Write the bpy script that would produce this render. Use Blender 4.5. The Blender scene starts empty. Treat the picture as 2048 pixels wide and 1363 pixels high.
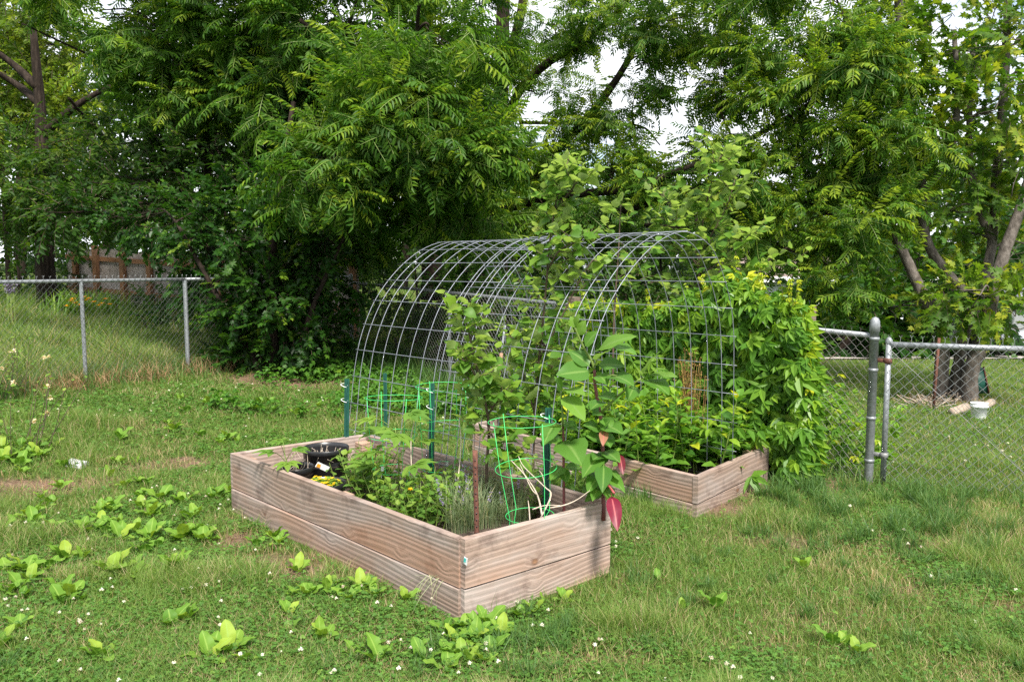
import bpy, math, random
import numpy as np
from mathutils import Vector, Matrix
rng = np.random.default_rng(7)
random.seed(7)
scene = bpy.context.scene
COL = scene.collection

# ------------------------------------------------------------------ camera
F_PX, HORIZON, CX, CY, CAM_H = 1600.0, 534.0, 1024.0, 681.5, 1.62   # in photograph pixels (2048 wide)
PITCH = math.atan((CY - HORIZON) / F_PX)
cam_data = bpy.data.cameras.new("camera")
cam = bpy.data.objects.new("camera", cam_data)
COL.objects.link(cam)
cam.location = (0, 0, CAM_H)
cam.rotation_euler = (math.pi / 2 - PITCH, 0, 0)
cam_data.sensor_width = 36.0
cam_data.lens = 36.0 * F_PX / 2048.0
cam_data.clip_start = 0.05
cam_data.clip_end = 2000
scene.camera = cam

# ------------------------------------------------------------------ sky, sun, exposure
SUN_EL, SUN_AZ = math.radians(54), math.radians(162)      # azimuth clockwise from +Y
world = bpy.data.worlds.new("World")
scene.world = world
world.use_nodes = True
wn, wl = world.node_tree.nodes, world.node_tree.links
wn.clear()
w_out = wn.new("ShaderNodeOutputWorld")
w_bg = wn.new("ShaderNodeBackground")
w_bg.inputs["Strength"].default_value = 0.12
sky = wn.new("ShaderNodeTexSky")
sky.sky_type = 'NISHITA'
sky.sun_disc = False
sky.sun_elevation = SUN_EL
sky.sun_rotation = SUN_AZ
tc = wn.new("ShaderNodeTexCoord")
cmap = wn.new("ShaderNodeMapping")
cmap.inputs["Scale"].default_value = (1.0, 1.0, 2.2)
cno = wn.new("ShaderNodeTexNoise")
cno.inputs["Scale"].default_value = 2.3
cno.inputs["Detail"].default_value = 6
cno.inputs["Roughness"].default_value = 0.6
crp = wn.new("ShaderNodeValToRGB")
crp.color_ramp.elements[0].position = 0.36
crp.color_ramp.elements[1].position = 0.50
cmx = wn.new("ShaderNodeMixRGB")
cmx.inputs["Color2"].default_value = (6.8, 7.0, 7.4, 1)   # bright thin cloud
wl.new(tc.outputs["Generated"], cmap.inputs["Vector"])
wl.new(cmap.outputs["Vector"], cno.inputs["Vector"])
wl.new(cno.outputs["Fac"], crp.inputs["Fac"])
wl.new(crp.outputs["Color"], cmx.inputs["Fac"])
wl.new(sky.outputs["Color"], cmx.inputs["Color1"])
wl.new(cmx.outputs["Color"], w_bg.inputs["Color"])
wl.new(w_bg.outputs["Background"], w_out.inputs["Surface"])

sun_d = bpy.data.lights.new("sun", 'SUN')
sun_d.energy = 4.6
sun_d.angle = math.radians(10)
sun_d.color = (1.0, 0.95, 0.86)
sun = bpy.data.objects.new("sun", sun_d)
COL.objects.link(sun)
_sd = Vector((math.sin(SUN_AZ) * math.cos(SUN_EL), math.cos(SUN_AZ) * math.cos(SUN_EL), math.sin(SUN_EL)))
sun.rotation_euler = _sd.to_track_quat('Z', 'Y').to_euler()
sun.location = (0, 0, 30)
scene.view_settings.view_transform = 'Standard'
scene.view_settings.look = 'None'
scene.view_settings.exposure = 0.88
scene.view_settings.gamma = 1.0
scene.cycles.max_bounces = 7
scene.cycles.diffuse_bounces = 3
scene.cycles.glossy_bounces = 2
scene.cycles.transmission_bounces = 3
scene.cycles.transparent_max_bounces = 4
scene.cycles.sample_clamp_indirect = 8
scene.cycles.use_denoising = False

# ------------------------------------------------------------------ geometry of the view (used to measure places)
_c, _s = math.cos(PITCH), math.sin(PITCH)
def ray(px, py):
    u = (px - CX) / F_PX; v = (CY - py) / F_PX
    return np.array([u, _c + v * _s, -_s + v * _c])
def P(px, py, Y):
    r = ray(px, py); return np.array([0, 0, CAM_H]) + Y / r[1] * r
def at_z(px, py, z):
    r = ray(px, py); return np.array([0, 0, CAM_H]) + (z - CAM_H) / r[2] * r

def sstep(a, b, x):
    t = np.clip((x - a) / (b - a), 0, 1); return t * t * (3 - 2 * t)

# value noise ---------------------------------------------------------
_tab = rng.random((256, 256))
def vnoise(x, y, s=1.0, seed=0):
    x = np.asarray(x, float) * s + seed * 17.3 + 1000; y = np.asarray(y, float) * s + seed * 31.7 + 1000
    xi = np.floor(x).astype(int); yi = np.floor(y).astype(int)
    fx = x - xi; fy = y - yi
    fx = fx * fx * (3 - 2 * fx); fy = fy * fy * (3 - 2 * fy)
    a = _tab[xi % 256, yi % 256]; b = _tab[(xi + 1) % 256, yi % 256]
    c = _tab[xi % 256, (yi + 1) % 256]; d = _tab[(xi + 1) % 256, (yi + 1) % 256]
    return (a * (1 - fx) + b * fx) * (1 - fy) + (c * (1 - fx) + d * fx) * fy
def fnoise(x, y, s=1.0, seed=0):
    return (vnoise(x, y, s, seed) + .5 * vnoise(x, y, s * 2.1, seed + 1) + .25 * vnoise(x, y, s * 4.3, seed + 2)) / 1.75

# terrain -------------------------------------------------------------
FL0, FLN = np.array([-4.16, 10.2]), np.array([-.858, .513])
def ground(x, y):
    x = np.asarray(x, float); y = np.asarray(y, float)
    d = (x - FL0[0]) * FLN[0] + (y - FL0[1]) * FLN[1]
    z = .27 * sstep(-3.6, .3, d) + .075 * np.clip(d, 0, 7) + .02 * np.clip(d - 7, 0, 60)
    z = z + .10 * sstep(2, -3, y) * sstep(-2, -8, x)
    z = z - .035 * np.clip(y - 9.5, 0, 60) * sstep(-1.5, 4, x)
    z = z + (fnoise(x, y, .9, 3) - .5) * .05 * sstep(0, 2, np.abs(y) + 1)
    return z
def G(px, py):
    z = 0.0
    for _ in range(12):
        p = at_z(px, py, z); z = float(ground(p[0], p[1]))
    return np.array([p[0], p[1], z])

# ------------------------------------------------------------------ mesh builder
class MB:
    def __init__(self): self.v, self.f, self.a, self.n = [], [], {}, 0
    def add(self, v, f, mat=0, **attr):
        v = np.asarray(v, float).reshape(-1, 3)
        if isinstance(f, list) and len(f) and not isinstance(f[0], np.ndarray):
            d = {}
            for q in f: d.setdefault(len(q), []).append(q)
            f = [np.array(q) for q in d.values()]
        for q in (f if isinstance(f, list) else [f]):
            q = np.asarray(q, int)
            if q.size: self.f.append((q + self.n, mat))
        for k, val in attr.items():
            self.a.setdefault(k, []).append((self.n, np.broadcast_to(np.asarray(val, float), (len(v),))))
        self.v.append(v); self.n += len(v)
    def build(self, name, mats, parent=None, smooth=False, link=True, loc=None):
        me = bpy.data.meshes.new(name)
        V = np.concatenate(self.v) if self.v else np.zeros((0, 3))
        if loc is not None: V = V - np.asarray(loc, float)
        me.vertices.add(len(V)); me.vertices.foreach_set("co", V.astype(np.float32).ravel())
        loops = np.concatenate([q.ravel() for q, _ in self.f]).astype(np.int32)
        tot = np.concatenate([np.full(len(q), q.shape[1]) for q, _ in self.f]).astype(np.int32)
        mi = np.concatenate([np.full(len(q), m) for q, m in self.f]).astype(np.int32)
        me.loops.add(len(loops)); me.loops.foreach_set("vertex_index", loops)
        me.polygons.add(len(tot))
        st = np.zeros(len(tot), np.int32); st[1:] = np.cumsum(tot)[:-1]
        me.polygons.foreach_set("loop_start", st)
        me.polygons.foreach_set("material_index", mi)
        me.polygons.foreach_set("use_smooth", np.full(len(tot), smooth))
        for k, lst in self.a.items():
            arr = np.zeros(len(V), np.float32)
            for s0, val in lst: arr[s0:s0 + len(val)] = val
            at = me.attributes.new(k, 'FLOAT', 'POINT'); at.data.foreach_set("value", arr)
        for m in (mats if isinstance(mats, (list, tuple)) else [mats]): me.materials.append(m)
        me.update(calc_edges=True)
        o = bpy.data.objects.new(name, me)
        if loc is not None: o.location = loc
        if link: COL.objects.link(o)
        if parent: o.parent = parent
        return o

def tag(o, label=None, cat=None, group=None, kind=None):
    if label: o["label"] = label
    if cat: o["category"] = cat
    if group: o["group"] = group
    if kind: o["kind"] = kind
    return o
def thing(name, loc, label, cat, group=None):
    o = bpy.data.objects.new(name, None); COL.objects.link(o)
    o.location = loc; o.empty_display_size = .1
    return tag(o, label, cat, group)
def put(mb, name, mats, parent, smooth=False):
    """link a mesh given in world coordinates as a part of parent (an Empty)"""
    o = mb.build(name, mats, None, smooth, loc=np.array(parent.location)); o.location = (0, 0, 0); o.parent = parent
    return o
def copy_tree(o, parent=None):
    c = o.copy(); COL.objects.link(c); c.parent = parent
    for ch in list(o.children): copy_tree(ch, c)
    return c

# shapes ---------------------------------------------------------------
def unit(v):
    v = np.asarray(v, float); n = np.linalg.norm(v); return v / n if n > 1e-9 else np.array([0, 0, 1.])
def tube(mb, pts, r, sides=6, mat=0, cap=True, wob=0, **attr):
    pts = np.asarray(pts, float); n = len(pts)
    r = np.broadcast_to(np.asarray(r, float), (n,))
    t = np.gradient(pts, axis=0); t /= np.maximum(np.linalg.norm(t, axis=1, keepdims=True), 1e-9)
    ref = np.array([0, 0, 1.]) if abs(t[0][2]) < .9 else np.array([1., 0, 0])
    u = unit(np.cross(t[0], ref)); V = []
    ang = np.linspace(0, 2 * math.pi, sides, endpoint=False)
    for i in range(n):
        u = unit(u - t[i] * (u @ t[i])); w = np.cross(t[i], u)
        rr = r[i] * (1 + wob * (rng.random(sides) - .5)) if wob else r[i]
        V.append(pts[i] + (np.cos(ang) * rr)[:, None] * u + (np.sin(ang) * rr)[:, None] * w)
    k = np.arange(sides); k2 = (k + 1) % sides
    F = np.concatenate([np.stack([i * sides + k, i * sides + k2, (i + 1) * sides + k2, (i + 1) * sides + k], 1) for i in range(n - 1)])
    f = [F]
    if cap: f.append(np.stack([k[::-1], (n - 1) * sides + k]))
    mb.add(np.concatenate(V), f, mat, **attr)
def bezier(pts, n=12):
    """smooth polyline through points (Catmull-Rom)"""
    p = np.asarray(pts, float)
    p = np.vstack([2 * p[0] - p[1], p, 2 * p[-1] - p[-2]]); out = []
    for i in range(1, len(p) - 2):
        for t in np.linspace(0, 1, n, endpoint=False):
            a, b, c, d = p[i - 1:i + 3]
            out.append(.5 * ((2 * b) + (c - a) * t + (2 * a - 5 * b + 4 * c - d) * t * t + (3 * b - a - 3 * c + d) * t ** 3))
    out.append(p[-2]); return np.array(out)
def box(mb, c, s, rot=0.0, mat=0, ch=0.0):
    """chamfered box: centre c, size s, rotated about z"""
    x, y, z = np.array(s, float) / 2; h = min(ch, x * .4, y * .4, z * .4) if ch else 0
    if h:
        prof = np.array([(-y + h, -z), (y - h, -z), (y, -z + h), (y, z - h), (y - h, z), (-y + h, z), (-y, z - h), (-y, -z + h)])
        V = np.concatenate([np.c_[np.full(8, xx), prof] for xx in (-x, x)])
        k = np.arange(8); F = [np.stack([k, (k + 1) % 8, (k + 1) % 8 + 8, k + 8], 1)[:, ::-1], np.stack([k, 8 + k[::-1]])]
    else:
        V = np.array([(a, b, e) for a in (-x, x) for b in (-y, y) for e in (-z, z)])
        F = np.array([(0, 1, 3, 2), (4, 6, 7, 5), (0, 4, 5, 1), (2, 3, 7, 6), (0, 2, 6, 4), (1, 5, 7, 3)])
    cr, sr = math.cos(rot), math.sin(rot)
    V = V @ np.array([[cr, sr, 0], [-sr, cr, 0], [0, 0, 1]]) + np.asarray(c, float)
    mb.add(V, F, mat)
def lathe(mb, prof, c, n=24, mat=0):
    prof = np.asarray(prof, float); a = np.linspace(0, 2 * math.pi, n, endpoint=False)
    V = np.concatenate([np.c_[np.cos(a) * r, np.sin(a) * r, np.full(n, z)] for r, z in prof]) + np.asarray(c, float)
    k = np.arange(n); k2 = (k + 1) % n
    mb.add(V, np.concatenate([np.stack([i * n + k, i * n + k2, (i + 1) * n + k2, (i + 1) * n + k], 1) for i in range(len(prof) - 1)]), mat)

# instancing of templates into one mesh ------------------------------------
class Tmpl:
    def __init__(self): self.v, self.f, self.r, self.mid, self.n = [], [], [], [], 0     # f entries: (array, mat)
    def add(self, v, f, rnd=0.0, mat=0, mid=1.0):
        v = np.asarray(v, float); self.v.append(v)
        for q in (f if isinstance(f, list) else [f]): self.f.append((np.asarray(q, int) + self.n, mat))
        self.r.append(np.broadcast_to(rnd, (len(v),))); self.mid.append(np.broadcast_to(mid, (len(v),))); self.n += len(v)
    def fin(self):
        self.V = np.concatenate(self.v); self.R = np.concatenate(self.r); self.M = np.concatenate(self.mid)
        d = {}
        for q, m in self.f: d.setdefault((q.shape[1], m), []).append(q)
        self.F = [(np.concatenate(q), k[1]) for k, q in d.items()]
        return self
def inst(mb, T, mats, locs, rnd, spread=1.0):
    """mats (K,3,3) column-basis, locs (K,3), rnd (K,)"""
    K = len(locs)
    if K == 0: return
    V = np.einsum('kij,nj->kni', mats, T.V) + np.asarray(locs)[:, None, :]
    R = np.clip(np.asarray(rnd)[:, None] + spread * T.R[None, :], 0, 1)
    n0, N = mb.n, len(T.V)
    off = (np.arange(K) * N)[:, None, None]
    mb.v.append(V.reshape(-1, 3)); mb.n += K * N
    for q, m in T.F: mb.f.append(((q[None] + off + n0).reshape(-1, q.shape[1]), m))
    mb.a.setdefault('rnd', []).append((n0, R.ravel()))
    mb.a.setdefault('mid', []).append((n0, np.tile(T.M, K)))
def frames(dirs, scale, roll=None, up=(0, 0, 1)):
    """local +Y along dir, local +Z as near 'up' as possible, then rolled"""
    d = np.asarray(dirs, float); d = d / np.maximum(np.linalg.norm(d, axis=1, keepdims=True), 1e-9)
    upv = np.broadcast_to(np.asarray(up, float), d.shape)
    x = np.cross(d, upv); l = np.linalg.norm(x, axis=1, keepdims=True)
    x = np.where(l < 1e-4, np.array([[1., 0, 0]]), x / np.maximum(l, 1e-9))
    z = np.cross(x, d)
    if roll is not None:
        cr, sr = np.cos(roll)[:, None], np.sin(roll)[:, None]
        x, z = x * cr + z * sr, z * cr - x * sr
    return np.stack([x, d, z], 2) * np.asarray(scale).reshape(-1, 1, 1)

# ------------------------------------------------------------------ materials
def new_mat(name):
    m = bpy.data.materials.new(name); m.use_nodes = True
    nt = m.node_tree; nt.nodes.clear()
    out = nt.nodes.new("ShaderNodeOutputMaterial")
    return m, nt, out
def N(nt, typ, **kw):
    n = nt.nodes.new(typ)
    for k, v in kw.items():
        if hasattr(n, k): setattr(n, k, v)
        else: n.inputs[k.replace('_', ' ')].default_value = v
    return n
def ramp(nt, stops, fac=None, interp='LINEAR'):
    r = nt.nodes.new("ShaderNodeValToRGB"); cr = r.color_ramp; cr.interpolation = interp
    while len(cr.elements) < len(stops): cr.elements.new(.5)
    for e, (p, c) in zip(cr.elements, stops):
        e.position = p; e.color = (*c, 1) if len(c) == 3 else c
    if fac is not None: nt.links.new(fac, r.inputs["Fac"])
    return r
def mix(nt, a, b, fac, blend='MIX'):
    m = nt.nodes.new("ShaderNodeMixRGB"); m.blend_type = blend
    for sock, v in ((m.inputs["Color1"], a), (m.inputs["Color2"], b), (m.inputs["Fac"], fac)):
        if hasattr(v, 'is_linked') or isinstance(v, bpy.types.NodeSocket): nt.links.new(v, sock)
        elif isinstance(v, (tuple, list)): sock.default_value = (*v, 1)
        else: sock.default_value = v
    return m.outputs["Color"]
def leaf_mat(name, stops, trans=.35, rough=.5, pale=None, spec=.22, veins=None, tgain=1.35):
    """leaf: colour by a random number per leaf; light comes through; paler underside if given"""
    m, nt, out = new_mat(name); L = nt.links
    at = N(nt, "ShaderNodeAttribute", attribute_name="rnd")
    col = ramp(nt, stops, at.outputs["Fac"]).outputs["Color"]
    if veins:
        am = N(nt, "ShaderNodeAttribute", attribute_name="mid")
        vr = ramp(nt, [(0, (1, 1, 1)), (.16, (0, 0, 0))], am.outputs["Fac"]).outputs["Color"]
        col = mix(nt, col, veins, vr)
    if pale:
        ge = N(nt, "ShaderNodeNewGeometry")
        col = mix(nt, col, pale, ge.outputs["Backfacing"])
    bs = N(nt, "ShaderNodeBsdfPrincipled", Roughness=rough)
    bs.inputs["Specular IOR Level"].default_value = spec
    L.new(col, bs.inputs["Base Color"])
    tr = N(nt, "ShaderNodeBsdfTranslucent")
    tcol = mix(nt, col, (tgain * 1.15, tgain * 1.2, tgain * .55), 1.0, 'MULTIPLY')
    L.new(tcol, tr.inputs["Color"])
    ms = N(nt, "ShaderNodeMixShader"); ms.inputs[0].default_value = trans
    L.new(bs.outputs[0], ms.inputs[1]); L.new(tr.outputs[0], ms.inputs[2]); L.new(ms.outputs[0], out.inputs["Surface"])
    return m
def plain_mat(name, col, rough=.5, metal=0.0, var=.12, scale=20.0, bump=0.0, spec=.4):
    m, nt, out = new_mat(name); L = nt.links
    tcn = N(nt, "ShaderNodeTexCoord")
    no = N(nt, "ShaderNodeTexNoise"); no.inputs["Scale"].default_value = scale; no.inputs["Detail"].default_value = 5
    L.new(tcn.outputs["Object"], no.inputs["Vector"])
    c = np.array(col)
    r = ramp(nt, [(.3, tuple(np.clip(c * (1 - var), 0, 1))), (.7, tuple(np.clip(c * (1 + var), 0, 1)))], no.outputs["Fac"])
    bs = N(nt, "ShaderNodeBsdfPrincipled", Roughness=rough, Metallic=metal)
    bs.inputs["Specular IOR Level"].default_value = spec
    L.new(r.outputs["Color"], bs.inputs["Base Color"]); L.new(bs.outputs[0], out.inputs["Surface"])
    if bump:
        b = N(nt, "ShaderNodeBump"); b.inputs["Strength"].default_value = bump; b.inputs["Distance"].default_value = .01
        L.new(no.outputs["Fac"], b.inputs["Height"]); L.new(b.outputs[0], bs.inputs["Normal"])
    return m
def wood_mat(name, light, mid, dark, grey, grain=1.0, knots=True, stain=.5, earth=None):
    """weathered sawn board: grain along the board's own x axis, knots, grey weathering patches"""
    m, nt, out = new_mat(name); L = nt.links
    tcn = N(nt, "ShaderNodeTexCoord"); oi = N(nt, "ShaderNodeObjectInfo")
    add = N(nt, "ShaderNodeVectorMath", operation='ADD')
    mul = N(nt, "ShaderNodeMath", operation='MULTIPLY'); mul.inputs[1].default_value = 37.0
    L.new(oi.outputs["Random"], mul.inputs[0]); L.new(tcn.outputs["Object"], add.inputs[0]); L.new(mul.outputs[0], add.inputs[1])
    def mapped(sc):
        mp = N(nt, "ShaderNodeMapping"); mp.inputs["Scale"].default_value = sc; L.new(add.outputs[0], mp.inputs["Vector"]); return mp.outputs[0]
    def noise(vec, sc, det=5, rough=.6, dist=0):
        n = N(nt, "ShaderNodeTexNoise"); n.inputs["Scale"].default_value = sc; n.inputs["Detail"].default_value = det
        n.inputs["Roughness"].default_value = rough; n.inputs["Distortion"].default_value = dist
        L.new(vec, n.inputs["Vector"]); return n.outputs["Fac"]
    # knots: voronoi cells stretched along the grain
    vo = N(nt, "ShaderNodeTexVoronoi"); vo.inputs["Scale"].default_value = 1.0; L.new(mapped((3.6, 5.2, 5.2)), vo.inputs["Vector"])
    # growth rings seen on the face: broad bands bent by low-frequency noise and by the knots
    warp = noise(mapped((.8, 3, 3)), 1.0, 1)
    kn = ramp(nt, [(0, (1, 1, 1)), (.24, (0, 0, 0))], vo.outputs["Distance"]).outputs["Color"]
    mp2 = mapped((.35, 9, 9))
    addw = N(nt, "ShaderNodeVectorMath", operation='ADD')
    wv = mix(nt, (0, 0, 0), (0, 1.5, 1.5), warp)
    kv = mix(nt, wv, (0, .3, .3), kn, 'ADD')
    L.new(mp2, addw.inputs[0]); L.new(kv, addw.inputs[1])
    wav = N(nt, "ShaderNodeTexWave", wave_type='BANDS', bands_direction='Z'); wav.inputs["Scale"].default_value = 1.25 * grain
    wav.inputs["Distortion"].default_value = .8; wav.inputs["Detail"].default_value = 1; wav.inputs["Detail Scale"].default_value = .8
    L.new(addw.outputs[0], wav.inputs["Vector"])
    fine = noise(mapped((2.2, 150, 150)), 1.0, 4)
    patch = noise(mapped((2.2, 5.5, 5.5)), 1.0, 4, .6)
    c1 = ramp(nt, [(0, mid), (.10, dark), (.2, mid), (.55, light), (1, mid)], wav.outputs["Fac"]).outputs["Color"]
    c2 = mix(nt, c1, ramp(nt, [(.3, tuple(.62 * np.array(mid))), (.7, tuple(1.12 * np.array(light)))], fine).outputs["Color"], .45)
    gf = ramp(nt, [(.40, (0, 0, 0)), (.66, (1, 1, 1))], patch).outputs["Color"]
    gm = N(nt, "ShaderNodeMath", operation='MULTIPLY'); gm.inputs[1].default_value = stain; L.new(gf, gm.inputs[0])
    c3 = mix(nt, c2, grey, gm.outputs[0])
    st = noise(mapped((3.2, 3.4, 3.4)), 1.7, 5, .65)
    sf = ramp(nt, [(.52, (1, 1, 1)), (.70, (.44, .40, .40))], st).outputs["Color"]
    c3 = mix(nt, c3, sf, .8, 'MULTIPLY')
    if knots:
        pick = N(nt, "ShaderNodeSeparateColor"); L.new(vo.outputs["Color"], pick.inputs[0])
        sel = N(nt, "ShaderNodeMath", operation='GREATER_THAN'); sel.inputs[1].default_value = .72; L.new(pick.outputs[0], sel.inputs[0])
        kd = ramp(nt, [(.0, (1, 1, 1)), (.055, (.9, .9, .9)), (.10, (.1, .1, .1)), (.16, (0, 0, 0))], vo.outputs["Distance"]).outputs["Color"]
        km = N(nt, "ShaderNodeMath", operation='MULTIPLY'); L.new(kd, km.inputs[0]); L.new(sel.outputs[0], km.inputs[1])
        kc = ramp(nt, [(.0, (.30, .17, .085)), (.05, (.16, .085, .05)), (.1, (.07, .04, .03))], vo.outputs["Distance"]).outputs["Color"]
        c3 = mix(nt, c3, kc, km.outputs[0])
    if earth:
        sx = N(nt, "ShaderNodeSeparateXYZ"); L.new(tcn.outputs["Object"], sx.inputs[0])
        en = N(nt, "ShaderNodeMath", operation='ADD'); L.new(sx.outputs["Z"], en.inputs[0]); L.new(warp, en.inputs[1])
        ef = ramp(nt, [(.36, (.5, .5, .5)), (.50, (0, 0, 0))], en.outputs[0]).outputs["Color"]
        c3 = mix(nt, c3, earth, ef)
    bs = N(nt, "ShaderNodeBsdfPrincipled", Roughness=.82); bs.inputs["Specular IOR Level"].default_value = .2
    L.new(c3, bs.inputs["Base Color"])
    hm = mix(nt, wav.outputs["Fac"], fine, .5)
    b = N(nt, "ShaderNodeBump"); b.inputs["Strength"].default_value = .5; b.inputs["Distance"].default_value = .005
    L.new(hm, b.inputs["Height"]); L.new(b.outputs[0], bs.inputs["Normal"])
    L.new(bs.outputs[0], out.inputs["Surface"])
    return m

M = {}
M['board'] = wood_mat("weathered_board", (.34, .25, .20), (.25, .175, .137), (.085, .055, .042), (.33, .295, .278), 1.0, True, .55, (.33, .17, .10))
M['board_red'] = wood_mat("weathered_board_pink", (.40, .30, .245), (.31, .22, .178), (.13, .085, .066), (.41, .365, .345), 1.0, True, .6, (.36, .19, .115))
M['stake'] = wood_mat("cedar_stake", (.42, .27, .18), (.32, .19, .12), (.2, .11, .07), (.40, .34, .30), 1.2, False, .3)
M['picket'] = wood_mat("old_picket", (.42, .36, .33), (.34, .29, .265), (.2, .17, .15), (.44, .41, .40), 1.2, False, .7)
M['fence_brown'] = wood_mat("brown_fence_post", (.36, .19, .10), (.27, .135, .07), (.16, .08, .04), (.30, .2, .15), 1.2, False, .3)
M['lattice'] = wood_mat("lattice_slat", (.20, .145, .115), (.15, .105, .08), (.09, .06, .045), (.22, .19, .17), 1.2, False, .4)
M['galv'] = plain_mat("galvanised_steel", (.27, .285, .30), .5, .5, .25, 45, .1)
M['galv_wire'] = plain_mat("galvanised_wire", (.24, .25, .255), .5, .5, .2, 30)
M['galv_dull'] = plain_mat("weathered_wire", (.25, .25, .25), .6, .35, .3, 12)
M['dark_wire'] = plain_mat("dark_weathered_wire", (.13, .125, .12), .65, .3, .3, 12)
M['panel_wire'] = plain_mat("panel_wire", (.25, .265, .31), .5, .4, .15, 9)
M['post_green'] = plain_mat("green_post_paint", (.012, .075, .055), .45, 0, .25, 40)
M['cage_green'] = plain_mat("green_cage_coating", (.05, .52, .14), .4, 0, .12, 20)
M['rust'] = plain_mat("rusty_iron", (.13, .055, .038), .85, .2, .45, 60, .4)
M['black_plastic'] = plain_mat("black_plastic", (.016, .016, .018), .3, 0, .2, 25, 0, .6)
M['white_plastic'] = plain_mat("white_plastic", (.75, .76, .77), .45, 0, .06, 18)
M['orange_print'] = plain_mat("orange_print", (.65, .22, .02), .5, 0, .3, 90)
M['teal_print'] = plain_mat("teal_print", (.05, .42, .40), .5, 0, .2, 90)
M['red_paint'] = plain_mat("red_paint", (.55, .05, .03), .5, 0, .2, 30)
M['dry_stem'] = plain_mat("dry_stem", (.48, .40, .32), .8, 0, .25, 40)
M['pale_stone'] = plain_mat("pale_stone", (.46, .46, .48), .85, 0, .22, 18, .5)
M['log'] = plain_mat("dead_log", (.34, .27, .21), .9, 0, .35, 14, .6)
def soil_mat():
    m, nt, out = new_mat("garden_soil"); L = nt.links
    tcn = N(nt, "ShaderNodeTexCoord"); a = N(nt, "ShaderNodeTexNoise"); a.inputs["Scale"].default_value = 28; a.inputs["Detail"].default_value = 8; a.inputs["Roughness"].default_value = .75
    L.new(tcn.outputs["Object"], a.inputs["Vector"])
    r = ramp(nt, [(.3, (.035, .024, .018)), (.5, (.10, .068, .05)), (.68, (.22, .165, .13))], a.outputs["Fac"])
    bs = N(nt, "ShaderNodeBsdfPrincipled", Roughness=.95); L.new(r.outputs["Color"], bs.inputs["Base Color"])
    b = N(nt, "ShaderNodeBump"); b.inputs["Strength"].default_value = 1; b.inputs["Distance"].default_value = .03
    L.new(a.outputs["Fac"], b.inputs["Height"]); L.new(b.outputs[0], bs.inputs["Normal"]); L.new(bs.outputs[0], out.inputs["Surface"])
    return m
M['soil'] = soil_mat()
def bark_mat(name, a, b, c, sc=(14, 14, 2.2)):
    m, nt, out = new_mat(name); L = nt.links
    tcn = N(nt, "ShaderNodeTexCoord"); mp = N(nt, "ShaderNodeMapping"); mp.inputs["Scale"].default_value = sc
    L.new(tcn.outputs["Object"], mp.inputs["Vector"])
    n1 = N(nt, "ShaderNodeTexNoise"); n1.inputs["Scale"].default_value = 1.6; n1.inputs["Detail"].default_value = 7; n1.inputs["Roughness"].default_value = .7
    L.new(mp.outputs[0], n1.inputs["Vector"])
    r = ramp(nt, [(.32, a), (.5, b), (.68, c)], n1.outputs["Fac"])
    bs = N(nt, "ShaderNodeBsdfPrincipled", Roughness=.9); bs.inputs["Specular IOR Level"].default_value = .15
    L.new(r.outputs["Color"], bs.inputs["Base Color"])
    bp = N(nt, "ShaderNodeBump"); bp.inputs["Strength"].default_value = .9; bp.inputs["Distance"].default_value = .03
    L.new(n1.outputs["Fac"], bp.inputs["Height"]); L.new(bp.outputs[0], bs.inputs["Normal"]); L.new(bs.outputs[0], out.inputs["Surface"])
    return m
M['bark_dark'] = bark_mat("dark_bark", (.010, .007, .006), (.028, .020, .015), (.06, .044, .035))
M['bark_grey'] = bark_mat("grey_bark", (.05, .042, .036), (.115, .098, .085), (.20, .175, .155), (9, 9, 5))
M['twig'] = plain_mat("twig_bark", (.085, .058, .040), .85, 0, .3, 20)
M['green_stem'] = plain_mat("green_stem", (.14, .20, .04), .55, 0, .25, 15)
M['maroon_stem'] = plain_mat("maroon_stem", (.16, .045, .045), .5, 0, .35, 9)

M['walnut'] = leaf_mat("walnut_leaf", [(0, (.018, .058, .008)), (.45, (.044, .118, .012)), (.8, (.10, .20, .016)), (1, (.24, .32, .025))], .42)
M['maple'] = leaf_mat("maple_leaf", [(0, (.024, .068, .010)), (.5, (.064, .14, .015)), (.85, (.15, .235, .02)), (1, (.28, .31, .028))], .45)
M['shrub'] = leaf_mat("shrub_leaf", [(0, (.009, .034, .006)), (.5, (.022, .070, .009)), (.85, (.058, .14, .014)), (1, (.14, .22, .02))], .34, .38)
M['wood_leaf'] = leaf_mat("mixed_leaf", [(0, (.013, .040, .007)), (.5, (.034, .085, .010)), (.85, (.078, .15, .015)), (1, (.16, .235, .022))], .38)
M['yellow_leaf'] = leaf_mat("yellow_green_leaf", [(0, (.045, .09, .012)), (.5, (.105, .17, .018)), (1, (.25, .29, .03))], .45)
M['needle'] = leaf_mat("spruce_needle", [(0, (.010, .028, .014)), (1, (.03, .06, .03))], .1)
M['sapling'] = leaf_mat("sapling_leaf", [(0, (.045, .125, .018)), (.55, (.10, .21, .026)), (.9, (.21, .32, .035)), (1, (.32, .38, .06))], .42, .45, pale=(.27, .36, .13))
M['creeper'] = leaf_mat("creeper_leaf", [(0, (.045, .13, .02)), (.5, (.105, .235, .028)), (.85, (.22, .35, .03)), (1, (.46, .48, .03))], .4, .35)
M['poke'] = leaf_mat("pokeweed_leaf", [(0, (.055, .145, .025)), (.6, (.10, .22, .032)), (1, (.18, .30, .05))], .36, .38, pale=(.20, .31, .10), veins=(.17, .28, .07))
M['poke_red'] = leaf_mat("red_leaf", [(0, (.09, .012, .014)), (.6, (.20, .012, .04)), (1, (.34, .18, .10))], .3, .4, veins=(.50, .12, .13))
M['weed'] = leaf_mat("weed_leaf", [(0, (.055, .13, .022)), (.5, (.11, .22, .032)), (1, (.24, .33, .045))], .36)
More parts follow.
